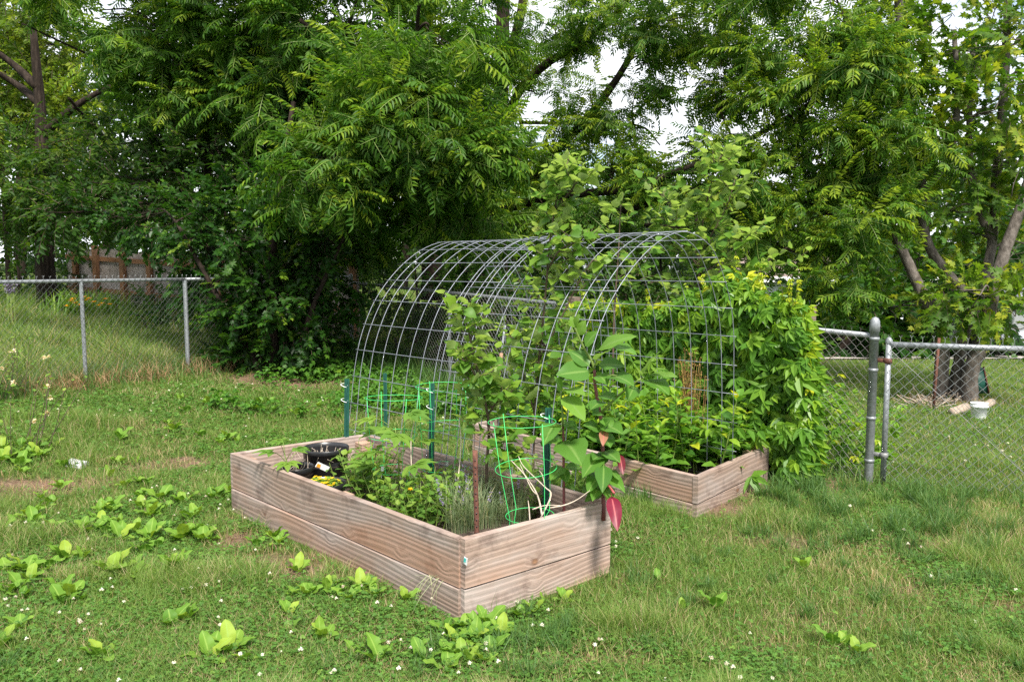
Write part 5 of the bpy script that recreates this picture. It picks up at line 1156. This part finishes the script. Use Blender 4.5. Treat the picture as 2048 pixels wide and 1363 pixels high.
# ------------------------------------------------------------------ flowers and rose by the left fence
dl = thing("daylily_clump", G(165, 640), "clump of arching green leaves with orange flowers behind the left fence", "flowers"); gb, ob = MB(), MB(); base = P(170, 600, 14.2); zg_ = float(ground(base[0], base[1]))
for i in range(300):
    a = rng.random() * 6.28; p0 = np.array([base[0] + rng.normal(0, .32), base[1] + rng.normal(0, .2), zg_]); hh = rng.uniform(.4, .75); s = np.linspace(0, 1, 5); l = .5 * rng.random(); c = p0 + np.stack([math.cos(a) * l * s ** 2, math.sin(a) * l * s ** 2, hh * (s * 1.4 - .6 * s ** 2)], 1); n_ = np.array([-math.sin(a), math.cos(a), 0]) * .012
    ww = np.array([.8, 1, .9, .6, .1])[:, None]; gb.add(np.concatenate([c - n_ * ww, c + n_ * ww]), np.array([(j, 5 + j, 6 + j, j + 1) for j in range(4)]), 0, rnd=np.clip(rng.normal(.6, .2), 0, 1))
for px, py in ((143, 602), (150, 606), (146, 598), (168, 594), (174, 600), (199, 611), (204, 607), (178, 597), (160, 610), (187, 604), (219, 609), (212, 598), (134, 612), (165, 603)):
    q = P(px, py, 13.8)
    for i in range(6):
        V, F = leaf2(.06, .03, .1, .2); a = i * 1.047; ob.add(V @ frames(np.array([[math.cos(a), math.sin(a) - .3, .5]]), 1)[0].T + q, F, 0, rnd=rng.random())
put(gb, "foliage", [M['weed']], dl); put(ob, "blossoms", [M['orange_petal']], dl)
lu = thing("lupin", G(20, 600), "pale purple flower spikes by the bank at the left edge", "flowers"); b, b2 = MB(), MB()
for px in (14, 20, 27):
    for k in range(70): q = P(px + rng.normal(0, 3), rng.uniform(562, 585), 12.5); V, F = leaf2(.035, .022); b.add(V @ frames(rng.normal(0, 1, (1, 3)), 1)[0].T + q, F, 0, rnd=rng.random())
    put(b, "flower_spike", [M['purple_petal']], lu); b = MB()
    q = P(px, 585, 12.5); tube(b2, [q * (1, 1, 0) + (0, 0, float(ground(q[0], q[1]))), q], .008, 4)
pass; put(b2, "stems", [M['green_stem']], lu)
def rose(px, py, label, seed, fl_):
    g = G(px, py); t = stem_leaf_plant("rose_bush", .62, 16, L_SM, 8, seed, M['twig'], M['weed'], .28, .8, .85, False, .3); t.location = g; tag(t, label, "bush"); b = MB(); r = np.random.default_rng(seed)
    for _ in range(fl_):
        q = np.array([r.normal(0, .25), r.normal(0, .25), r.uniform(.25, .62)])
        for i in range(14): V, F = leaf2(.028, .024, .15, .1); b.add(V @ frames(r.normal(0, 1, (1, 3)) + (0, 0, .5), 1)[0].T + q, F, 0, rnd=r.random())
    b.build("blossoms", [M['cream_petal']], t)
rose(38, 905, "straggly rose bush with faded cream blooms at the left edge below the fence", 5, 9)
rose(-10, 800, "rose bush with cream blooms at the foot of the bank on the left edge", 6, 8)

# ------------------------------------------------------------------ things under the maple, house, drive, car
bp = G(1957, 836); r0 = .115; t = thing("bucket", bp, "small white plastic bucket on the lawn below the maple", "bucket"); t.scale = (.74, .74, .74); b = MB(); lathe(b, [(r0 * .80, 0), (r0 * .82, .01), (r0 * .97, .17), (r0 * 1.06, .172), (r0 * 1.06, .19), (r0, .192), (r0, .225), (r0 * 1.03, .23), (r0 * .96, .226), (r0 * .78, .02), (.001, .015)], (0, 0, 0), 28); b.build("body", [M['white_plastic']], t, True)
b = MB(); a = np.linspace(0, math.pi, 14); tube(b, np.c_[r0 * 1.06 * np.cos(a), -.3 * r0 - .9 * r0 * np.sin(a) * .9, .20 - .10 * np.sin(a)], .003, 5); b.build("handle", [M['galv_wire']], t, True)
gp = G(1972, 800) + (0, .35, 0); t = thing("plastic_tub", gp, "dark green plastic tub lying on its side behind the maple trunk", "tub"); t.scale = (.62, .62, .62); b = MB(); lathe(b, [(.001, 0), (.19, .0), (.21, .02), (.27, .46), (.25, .46), (.19, .04), (.001, .03)], (0, 0, 0), 26); o = b.build("body", [M['post_green']], t, True); o.rotation_euler = (0, 1.35, -.5); o.location = (-.2, 0, .25)
b = MB(); a = np.linspace(0, 6.283, 30); tube(b, np.c_[.27 * np.cos(a), .27 * np.sin(a), np.full(30, .46)], .016, 6); o = b.build("rim", [M['rust']], t, True); o.rotation_euler = (0, 1.35, -.5); o.location = (-.2, 0, .25)
for (a, c, r, lb) in (((1905, 832), (1932, 822), .05, "grey dead log lying left of the white bucket"), ((1968, 820), (1983, 812), .045, "short weathered log right of the white bucket")):
    q0, q1 = G(*a) + (0, 0, .04), G(*c) + (0, 0, .05); b = MB(); tube(b, np.linspace(q0, q1, 6), r, 9, wob=.2); tag(b.build("log", [M['log']], None, True, loc=q0), lb, "log")
q = G(1866, 818); b = MB(); tube(b, [q + (0, 0, -.1), q + (.03, 0, .82)], .016, 7); tag(b.build("rusty_stake", [M['rust']], None, True, loc=q), "rusty iron stake standing left of the maple's trunks", "stake")
b = MB()
for i in range(90): p_ = G(1868 + rng.normal(0, 22), 806 + rng.normal(0, 7)); d = np.r_[rng.normal(0, 1, 2), .25 * abs(rng.normal())]; tube(b, [p_, p_ + unit(d) * rng.uniform(.08, .25) + (0, 0, .03)], .006, 4)
tag(b.build("twig_pile", [M['log']], None), "pile of broken twigs and bark left of the maple's foot", "twigs")
tag((lambda b: (box(b, (0, 0, 0), (.14, .09, .05), .4, 0, .03), b.build("field_stone", [M['pale_stone']], None))[1])(MB()), "flat pale grey stone lying in the grass on the left", "stone")
so = bpy.data.objects["field_stone"]; so.location = G(152, 932) + (0, 0, .02); so.rotation_euler = (.1, .25, -.5)
me = so.data; vv = np.empty(len(me.vertices) * 3, np.float32); me.vertices.foreach_get("co", vv); vv = vv.reshape(-1, 3) * (1 + .35 * (rng.random((len(me.vertices), 1)) - .5)); me.vertices.foreach_set("co", vv.ravel().astype(np.float32))
# gravel drive
M['gravel'] = plain_mat("pale_gravel", (.40, .36, .33), .95, 0, .25, 60, .3); b = MB(); dx = np.linspace(4.5, 60, 40); dyc = 15.9 + .02 * (dx - 8)
V = []
for x, y in zip(dx, dyc):
    for k in range(5): yy = y + k * .9; V.append((x, yy, float(ground(x, yy)) + .02))
i2 = np.arange(len(V)).reshape(-1, 5); b.add(V, np.stack([i2[:-1, :-1].ravel(), i2[1:, :-1].ravel(), i2[1:, 1:].ravel(), i2[:-1, 1:].ravel()], 1)); tag(b.build("driveway", [M['gravel']], None, True), kind="structure")
# house
M['siding'] = plain_mat("pale_siding", (.52, .56, .62), .7, 0, .08, 3); M['roof'] = plain_mat("brown_shingle", (.20, .15, .13), .9, 0, .3, 22, .4); M['trim'] = plain_mat("white_trim", (.78, .78, .78), .5, 0, .05, 10); M['glass_dark'] = plain_mat("window_glass", (.03, .035, .04), .1, 0, .1, 3)
hc = np.array([12.2, 30.0]); hz = float(ground(*hc)); t = thing("house", (*hc, hz), "pale blue-grey house with a brown roof glimpsed beyond the trees", "house"); W_, D_, Hh = 8.0, 6.0, 1.9
b = MB(); box(b, (0, 0, Hh / 2 - .3), (W_, D_, Hh + .6)); b.build("wall", [M['siding']], t)
b = MB(); rh = 1.0; V = [(-W_ / 2 - .4, -D_ / 2 - .4, Hh), (W_ / 2 + .4, -D_ / 2 - .4, Hh), (W_ / 2 + .4, D_ / 2 + .4, Hh), (-W_ / 2 - .4, D_ / 2 + .4, Hh), (-W_ / 2 - .4, 0, Hh + rh), (W_ / 2 + .4, 0, Hh + rh)]; b.add(V, [(0, 1, 5, 4), (2, 3, 4, 5), (3, 0, 4), (1, 2, 5), (3, 2, 1, 0)]); b.build("roof", [M['roof']], t)
b = MB(); box(b, (0, -D_ / 2 - .42, Hh + .02), (W_ + .84, .03, .18)); b.build("fascia", [M['trim']], t)
for x in (-2.4, .4, 2.6):
    b = MB(); box(b, (x, -D_ / 2 - .02, 1.05), (1.1, .06, 1.1)); o = b.build("window", [M['trim']], t); b = MB(); box(b, (x, -D_ / 2 - .06, 1.05), (.92, .02, .92)); o2 = b.build("pane", [M['glass_dark']], o)
# parked car on the drive
M['car_paint'] = plain_mat("silver_car_paint", (.42, .43, .47), .25, .35, .04, 4, 0, .6); M['tyre'] = plain_mat("tyre_rubber", (.015, .015, .016), .8, 0, .2, 30)
cxy = np.array([11.15, 17.4]); cz = float(ground(*cxy)) + .02; t = thing("parked_car", (*cxy, cz), "silver car parked on the gravel drive at the right edge", "car"); b = MB(); prof = [(-2.1, .28), (-2.12, .62), (-1.95, .86), (-1.15, .96), (-.55, 1.42), (.95, 1.46), (1.75, 1.0), (2.08, .92), (2.12, .5), (2.05, .28)]
yw = [(-.80, .94), (-.86, 1.0), (.86, 1.0), (.80, .94)]; V = []
for y_, s_ in yw: V += [(x, y_ * (1 if z < 1 else .84), .28 + (z - .28) * (s_ if z > .9 else 1)) for x, z in prof]
n_ = len(prof); F = [(i * n_ + j, i * n_ + j + 1, (i + 1) * n_ + j + 1, (i + 1) * n_ + j) for i in range(3) for j in range(n_ - 1)] + [tuple(range(n_))[::-1], tuple(range(3 * n_, 4 * n_))] + [(i * n_, (i + 1) * n_, (i + 1) * n_ + n_ - 1, i * n_ + n_ - 1) for i in range(3)]; b.add(V, F); b.build("body", [M['car_paint']], t)
for sg in (-1, 1):
    b = MB(); V = [(-.98, sg * .80, 1.0), (-.45, sg * .735, 1.36), (.88, sg * .735, 1.38), (1.45, sg * .80, 1.02)]; b.add(V + [(x, y_ + sg * .03, z) for x, y_, z in V], [(0, 1, 2, 3), (7, 6, 5, 4), (0, 4, 5, 1), (1, 5, 6, 2), (2, 6, 7, 3), (3, 7, 4, 0)]); b.build("side_window", [M['glass_dark']], t)
    for x in (-1.3, 1.3):
        b = MB(); lathe(b, [(.18, -.1), (.31, -.1), (.33, -.07), (.33, .07), (.31, .1), (.18, .1)], (0, 0, 0), 22); o = b.build("wheel", [M['tyre']], t, True); o.rotation_euler = (math.pi / 2, 0, 0); o.location = (x, sg * .80, .33); b = MB(); lathe(b, [(.001, -.085), (.18, -.09), (.19, .09), (.001, .085)], (0, 0, 0), 16); o2 = b.build("rim", [M['galv']], o, True)
    b = MB(); box(b, (-.7, sg * .98, 1.02), (.10, .16, .11), 0, 0, .03); b.build("mirror", [M['tyre']], t)

# ------------------------------------------------------------------ ground cover: grass, clover, straw
def free(x, y): return ~(inside(B1, x, y, .045) | inside(B2c, x, y, .045))
def sample(n, y0, y1, fall=1.7):
    out = [];
    u = rng.random(n * 2); y = (y0 ** (1 - fall) + u * (y1 ** (1 - fall) - y0 ** (1 - fall))) ** (1 / (1 - fall)) if fall != 1 else y0 * (y1 / y0) ** u
    x = rng.uniform(-1, 1, len(y)) * (.72 * y + .9); k = rng.random(len(y)) < (.72 * y + .9) / (.72 * y1 + .9) * 6
    return x, y
def blades(x, y, h, w, lean, rnd, mat, name, label, lay=None):
    K = len(x); z = ground(x, y); a = rng.random(K) * 6.28; l = h * lean * (0.25 + rng.random(K)); s = np.array([0, .5, 1.0]); ww = np.array([1, .8, .06])
    c = np.stack([np.stack([x + np.cos(a) * l * q ** 2, y + np.sin(a) * l * q ** 2, z - .004 + np.sqrt(np.maximum(h ** 2 - (.8 * l) ** 2, (.3 * h) ** 2)) * (q - .12 * q * q)], 1) for q in s], 1)
    fa = a + rng.normal(math.pi / 2, .7, K); n_ = np.stack([np.cos(fa), np.sin(fa), np.zeros(K)], 1)[:, None, :] * (w / 2)[:, None, None] * ww[None, :, None]
    V = np.stack([c - n_, c + n_], 2).reshape(K * 6, 3); off = (np.arange(K) * 6)[:, None, None]; F = (np.array([(0, 1, 3, 2), (2, 3, 5, 4)])[None] + off).reshape(-1, 4)
    b = MB(); b.add(V, F, 0, rnd=np.repeat(np.clip(rnd, 0, 1), 6)); o = b.build(name, [mat], None); return tag(o, label, "grass" if label else None, None, "stuff")
def density(n, yr, hfun, keep):
    pass
GN = 720000
y = np.concatenate([2.3 * (16 / 2.3) ** rng.random(int(GN * .86)), rng.uniform(8, 26, int(GN * .14))]); x = rng.uniform(-1, 1, len(y)) * (.70 * y + .7)
dv = dirt(x, y); fn = fnoise(x, y, 1.6, 31); shade = np.exp(-(((x + 3.3) / 1.5) ** 2 + ((y - 11.5) / 1.2) ** 2)); lawn_r = sstep(.2, .9, ((x - CORNER[0]) * .8 + (y - CORNER[1]) * .602)); bank = sstep(-.2, .4, (x - FL0[0]) * FLN[0] + (y - FL0[1]) * FLN[1])
k = free(x, y) & (rng.random(len(x)) > np.clip(dv * 1.25, 0, .93)) & (rng.random(len(x)) > shade * .85) & ~((y > 15.7) & (y < 20) & (x > 4.5))
x, y, dv, fn, bank, lawn_r = (q[k] for q in (x, y, dv, fn, bank, lawn_r))
h = (.034 + .06 * fn ** 1.5 + .032 * rng.random(len(x))) * (1 + 2.4 * bank) * (1 - .25 * lawn_r); tuft = fnoise(x, y, 2.3, 37); h *= 1 + 1.1 * sstep(.62, .78, tuft)
far_ = np.clip(y / 4.5, 1, 5); w = rng.uniform(.0019, .0036, len(x)) * far_ ** .85 * (1 + .4 * bank); rnd = rng.normal(.42, .17, len(x)) + .20 * (fnoise(x, y, 1.1, 41) - .5)
deadp = .14 + .45 * sstep(.5, .75, fnoise(x, y, 1.7, 43)) * (1 - lawn_r * .7) + .5 * np.clip(dv, 0, 1); dead = rng.random(len(x)) < deadp * .55; rnd = np.where(dead, rng.uniform(.8, 1.0, len(x)), np.minimum(rnd, .72))
blades(x, y, h, w, .75, rnd, M['grass'], "grass", "short patchy lawn grass mixed with dead blades around the raised beds")
# straw litter lying flat
n = 60000; y = 2.3 * (12 / 2.3) ** rng.random(n); x = rng.uniform(-1, 1, n) * (.70 * y + .7); dv = dirt(x, y); k = free(x, y) & (rng.random(n) < .10 + .9 * np.clip(dv * 1.4, 0, 1) + .25 * sstep(.55, .75, fnoise(x, y, 1.7, 43))); x, y = x[k], y[k]
h = rng.uniform(.03, .10, len(x)); blades(x, y, h, rng.uniform(.0018, .0032, len(x)) * np.clip(y / 4.5, 1, 3), 1.0, rng.random(len(x)), M['straw'], "dead_grass", "dead straw-coloured thatch lying in the bare patches")
# taller tufts: (px, py, spread, count, height)
TUF = [(1420, 975, .16, 500, .16), (1330, 1010, .12, 350, .2), (1300, 1000, .10, 260, .2), (1560, 975, .3, 800, .16), (1640, 1000, .35, 900, .16), (1720, 1010, .3, 900, .18), (1800, 1030, .3, 900, .2), (1880, 1050, .35, 900, .18), (1960, 1070, .4, 900, .16), (2040, 1090, .4, 700, .16), (1500, 1010, .2, 400, .10), (1690, 1060, .4, 700, .12), (1850, 1120, .4, 600, .11), (1020, 1300, .10, 420, .13), (1060, 1340, .12, 500, .12), (1090, 1280, .09, 300, .12), (1150, 1260, .10, 320, .11), (860, 1330, .07, 260, .12), (990, 1240, .05, 60, .2), (1010, 1215, .05, 60, .2), (1180, 1150, .08, 160, .12), (1280, 1160, .12, 300, .10), (1400, 1200, .14, 320, .10), (1460, 1130, .14, 300, .10), (1330, 1300, .14, 260, .10), (1800, 1270, .18, 320, .11), (1950, 1180, .2, 360, .12), (1980, 1310, .14, 260, .12), (1550, 1330, .16, 240, .09), (40, 1340, .10, 160, .14), (250, 1340, .12, 200, .10), (520, 1300, .12, 200, .09), (700, 1340, .10, 220, .09), (420, 1180, .15, 200, .08), (620, 1320, .1, 160, .09), (1640, 1130, .25, 300, .10), (1240, 1100, .08, 150, .10)]
X, Y_, H_ = [], [], []
for px, py, sp_, cnt, hh in TUF: g = G(px, py); nsub = max(2, cnt // 70); cxs = rng.normal(0, sp_, (nsub, 2)); ix = rng.integers(nsub, size=cnt); X.append(g[0] + cxs[ix, 0] + rng.normal(0, .022, cnt)); Y_.append(g[1] + cxs[ix, 1] * .8 + rng.normal(0, .022, cnt)); H_.append(hh * rng.uniform(.45, 1.15, cnt))
# long grass along the left fence, on the bank and along the middle fence
for (p, q, cnt, hh, sd) in ((LEND, LPOST, 5200, .30, .22), (LPOST, CORNER, 1500, .28, .25), ((-2.3, 12.3), (.3, 8.8), 2600, .42, .3), ((.3, 8.8), (2.5, 5.9), 1500, .24, .15), ((2.6, 5.75), (3.9, 5.3), 700, .16, .12)):
    s = rng.random(cnt); X.append(p[0] + (q[0] - p[0]) * s + rng.normal(0, sd, cnt)); Y_.append(p[1] + (q[1] - p[1]) * s + rng.normal(0, sd, cnt)); H_.append(hh * rng.uniform(.35, 1.1, cnt))
n = 9000; yy = rng.uniform(8.5, 15.5, n); xx = rng.uniform(-1, 1, n) * .7 * yy; kb = ((xx - FL0[0]) * FLN[0] + (yy - FL0[1]) * FLN[1]) > .1; X.append(xx[kb]); Y_.append(yy[kb]); H_.append(rng.uniform(.15, .42, kb.sum()) * (.5 + fnoise(xx[kb], yy[kb], 1.2, 51)))
X, Y_, H_ = map(np.concatenate, (X, Y_, H_)); k = free(X, Y_); X, Y_, H_ = X[k], Y_[k], H_[k]
blades(X, Y_, H_, rng.uniform(.003, .0055, len(X)) * np.clip(Y_ / 5, 1, 2.2), .6, rng.normal(.45, .2, len(X)), M['bluegrass'], "tall_grass", "taller green grass in tufts and along the fences")
# brown dead grass at the foot of the left fence
s = rng.random(2600); p, q = np.array(LEND) * .45 + np.array(LPOST) * .55, np.array(CORNER) * .35 + np.array(LPOST) * .65; X = p[0] + (q[0] - p[0]) * s + rng.normal(.1, .16, 2600); Y_ = p[1] + (q[1] - p[1]) * s + rng.normal(-.1, .12, 2600)
kp = fnoise(s * 9, s * 0, 1, 5) > .42; blades(X[kp], Y_[kp], rng.uniform(.1, .34, kp.sum()), rng.uniform(.005, .009, kp.sum()), .9, rng.random(kp.sum()) * .8, M['straw'], "dry_grass", "brown dead grass bunched along the foot of the left fence")
# clover
T_CLO = Tmpl()
for a in (0, 2.094, 4.189):
    V = np.array([(0, 0, 0), (-.008, .006, .002), (-.0085, .015, .001), (0, .017, -.001), (.0085, .015, .001), (.008, .006, .002)]); V *= .62; m = frames(np.array([[math.sin(a), math.cos(a), .05]]), 1)[0]; T_CLO.add(V @ m.T, np.array([(0, 5, 4, 3), (0, 3, 2, 1)]), .04 * (a - 2))
T_CLO.fin(); n = 520000; y = 2.3 * (13 / 2.3) ** rng.random(n); x = rng.uniform(-1, 1, n) * (.70 * y + .7); cn = fnoise(x, y, 1.15, 61) + .14 * sstep(.5, -1.5, x) + .05 * sstep(4.6, 3, y)
pt_ = .07 + .40 * sstep(.54, .70, cn); k = free(x, y) & (rng.random(n) < pt_ * (1 - np.clip(dirt(x, y) * 1.3, 0, .95))) ; k &= ~(((x - CORNER[0]) * .8 + (y - CORNER[1]) * .602 > .3) & (rng.random(n) > .25)); x, y = x[k], y[k]
K = len(x); b = MB(); z = ground(x, y) + rng.uniform(.012, .055, K); sc = rng.uniform(.5, 1.15, K) * np.clip(y / 4.5, 1, 3) ** .8
inst(b, T_CLO, frames(np.c_[rng.normal(0, 1, (K, 2)), rng.normal(0, .22, K)], sc, rng.normal(0, .3, K)), np.c_[x, y, z], np.clip(rng.normal(.45, .2, K) + .2 * (fnoise(x, y, 2.5, 71) - .5), 0, 1)); tag(b.build("clover", [M['clover']], None), "low dark green clover leaves spread through the lawn", "clover", None, "stuff")
# ground-ivy like creeping leaves under the dark shrub and along the fence
n = 9000; gx_, gy_ = rng.uniform(-3.2, .6, n), rng.uniform(8.2, 12.2, n); kk = (fnoise(gx_, gy_, 1.4, 81) > .42 + .25 * rng.random(n)) & (((gx_ + 2.58) * .8 + (gy_ - 12.84) * .602) < 0) & free(gx_, gy_); gx_, gy_ = gx_[kk], gy_[kk]; b = MB()
inst(b, creeper_leaf(.05, 9, 3, .04), frames(np.c_[rng.normal(0, 1, (len(gx_), 2)), rng.normal(.1, .3, len(gx_))], rng.uniform(.8, 1.5, len(gx_))), np.c_[gx_, gy_, ground(gx_, gy_) + rng.uniform(.03, .2, len(gx_))], np.clip(rng.normal(.3, .16, len(gx_)), 0, 1)); tag(b.build("ground_ivy", [M['creeper'], M['twig']], None), "light green ground ivy between the arch and the fence", "ground cover", None, "stuff")
# clover flowers
T_CF = Tmpl(); rr_ = np.random.default_rng(4)
for i in range(34):
    d = rr_.normal(0, 1, 3); d[2] = abs(d[2]) * 1.1 - .25; V, F = leaf2(.0105, .0036, 0, .1); T_CF.add(V @ frames(d[None], 1)[0].T, F, .2 * rr_.standard_normal())
mbt = MB(); tube(mbt, [(0, 0, 0), (.004, .002, -.06)], .0012, 3); T_CF.add(np.concatenate(mbt.v), [q for q, _ in mbt.f], 0, 1); T_CF.fin()
n = 1700; y = 2.5 * (13 / 2.5) ** rng.random(n); x = rng.uniform(-1, 1, n) * (.70 * y + .6); cn = fnoise(x, y, 1.15, 61) + .14 * sstep(.5, -1.5, x); k = free(x, y) & (rng.random(n) < .6 * sstep(.54, .68, cn)); x, y = x[k], y[k]; K = len(x); b = MB()
inst(b, T_CF, frames(np.c_[rng.normal(0, 1, (K, 2)), rng.normal(0, .2, K)], rng.uniform(.75, 1.15, K) * np.clip(y / 5.5, 1, 2) ** .6), np.c_[x, y, ground(x, y) + rng.uniform(.045, .085, K)], np.clip(rng.normal(.6, .25, K), 0, 1)); tag(b.build("clover_flowers", [M['clover_petal'], M['green_stem']], None), "small white clover flower heads dotted through the lawn", "clover flowers", None, "stuff")

# ------------------------------------------------------------------ broadleaf rosettes
def rosette(seed, n, L):
    r = np.random.default_rng(seed); b = MB()
    for i in range(n):
        V, F, md = hero_leaf(L * r.uniform(.65, 1.1), L * r.uniform(.44, .62), 9, r.uniform(.2, 1.2), r.uniform(.04, .2), .06, .22, seed * 31 + i, 1.15, 2, .55); a = i * 2.4 + r.normal(0, .4); el = r.uniform(.2, 1.15) if n > 3 else r.uniform(.6, 1.3)
        d = np.array([[math.cos(a) * math.cos(el), math.sin(a) * math.cos(el), math.sin(el)]]); b.add(V @ frames(d, 1, r.normal(0, .2, 1))[0].T, F, 0, rnd=np.clip(r.normal(.5, .18), 0, 1), mid=md)
    return b.build("broadleaf_weed", [M['rosette']], None, True)
PR = [rosette(1, 6, .125), rosette(2, 5, .12), rosette(3, 4, .13), rosette(4, 7, .11), rosette(5, 3, .115), rosette(6, 2, .11), rosette(7, 3, .12)]
ROS = {"left": [(8, 925), (75, 920), (90, 907), (150, 903), (130, 938), (45, 950), (235, 930), (218, 960), (252, 978), (290, 975), (122, 982), (85, 1002), (105, 1012), (65, 1042), (65, 1060), (285, 1003), (322, 1003), (225, 1022), (202, 1028), (240, 1052), (302, 1037), (332, 1022), (375, 1048), (392, 1042), (425, 1002), (440, 998), (185, 1072), (215, 1074), (300, 1084), (315, 1102), (367, 1084), (420, 1088), (5, 1068), (130, 1127), (100, 1143), (62, 1168), (15, 1152), (15, 1197), (272, 1163), (207, 1168), (232, 1153), (292, 1168), (342, 1148), (357, 1148), (45, 1203), (142, 1203), (40, 1263), (10, 1298), (202, 1328), (342, 1258), (460, 1313), (165, 1208)],
       "board": [(550, 1082), (515, 1098), (597, 1148), (590, 1198), (627, 1193), (655, 1192), (700, 1192), (722, 1186), (748, 1198), (812, 1208), (577, 1238), (577, 1268), (650, 1288), (740, 1313), (760, 1333), (490, 1333)],
       "corner": [(832, 1313), (845, 1335), (892, 1273), (910, 1293), (930, 1263), (940, 1338), (948, 1262), (962, 1288), (1002, 1278), (1072, 1233), (1042, 1243), (1127, 1208), (980, 1313), (900, 1320), (922, 1318)],
       "back": [(357, 803), (375, 828), (420, 813), (507, 823), (612, 828), (350, 865), (405, 878), (455, 882), (475, 890), (240, 883), (110, 898), (42, 898), (595, 835), (440, 890)],
       "right": [(1315, 1168), (1365, 1228), (1607, 1143), (1665, 1298), (1692, 1303), (1712, 1313), (1432, 1223), (1988, 1090)]}
RL = {"left": "bright yellow-green broadleaf weed rosette in the clover patch left of the front bed", "board": "bright broadleaf weed rosette growing along the long board of the front bed", "corner": "bright broadleaf weed rosette in the grass below the front bed's near corner", "back": "broadleaf weed rosette in the grass behind the front bed, before the left fence", "right": "small broadleaf weed rosette alone in the lawn right of the beds"}
for z_, n_x in (("left", 46), ("board", 8), ("corner", 6), ("back", 8)):
    ROS[z_] = ROS[z_] + [(px + rng.uniform(-45, 45), py + rng.uniform(-16, 16)) for px, py in [ROS[z_][rng.integers(len(ROS[z_]))] for _ in range(n_x)]]
    ROS[z_] = [q for q in ROS[z_] if free(*[np.array([v]) for v in G(*q)[:2]])[0]]
first = set(); i = 0
for zone, lst in ROS.items():
    for px, py in lst:
        k = (4 + i % 3) if (zone in ("right",) or i % 4 == 3) else i % 5; i += 1; o = PR[k] if k not in first else PR[k].copy()
        if k in first: COL.objects.link(o)
        first.add(k); g = G(px, py); o.location = g + (0, 0, .012); s = rng.uniform(.5, .9) * (1.15 if zone in ("left", "back") else 1.0); o.scale = (s, s, s); o.rotation_euler = (0, 0, rng.random() * 6.28); tag(o, RL[zone], "weed", "broadleaf weeds " + zone + " of the lawn" if zone in ("left", "right") else "broadleaf weeds near the front bed's " + zone)
for o in PR:
    if o.name not in COL.objects: COL.objects.link(o)
# two small weeds sprouting from the bed's seam
for px, py, lb in ((816, 1085, "drooping pale grass tuft sprouting from the seam between the front bed's boards"), (880, 1150, "pale grass tuft hanging from the seam nearest the front corner")):
    b = MB(); q0 = P(px, py, at_z(px, py, .155)[1] - .02)
    for k in range(16):
        d = np.array([rng.normal(-.1, .12), -abs(rng.normal(.06, .04)), 0]); s = np.linspace(0, 1, 5); L_ = rng.uniform(.05, .14); c = q0 + (rng.normal(0, .05), 0, 0) + np.outer(s, d) * 1.0 + np.stack([0 * s, 0 * s, .035 * s * 2 - (L_ + .06) * s ** 2], 1); n_ = np.array([.0022, .001, 0]); ww = np.array([1, 1, .9, .6, .1])[:, None]; b.add(np.concatenate([c - n_ * ww, c + n_ * ww]), np.array([(j, 5 + j, 6 + j, j + 1) for j in range(4)]), 0, rnd=rng.uniform(.5, .9))
    tag(b.build("grass_tuft", [M['grey_grass']], None, loc=q0), lb, "grass tuft")
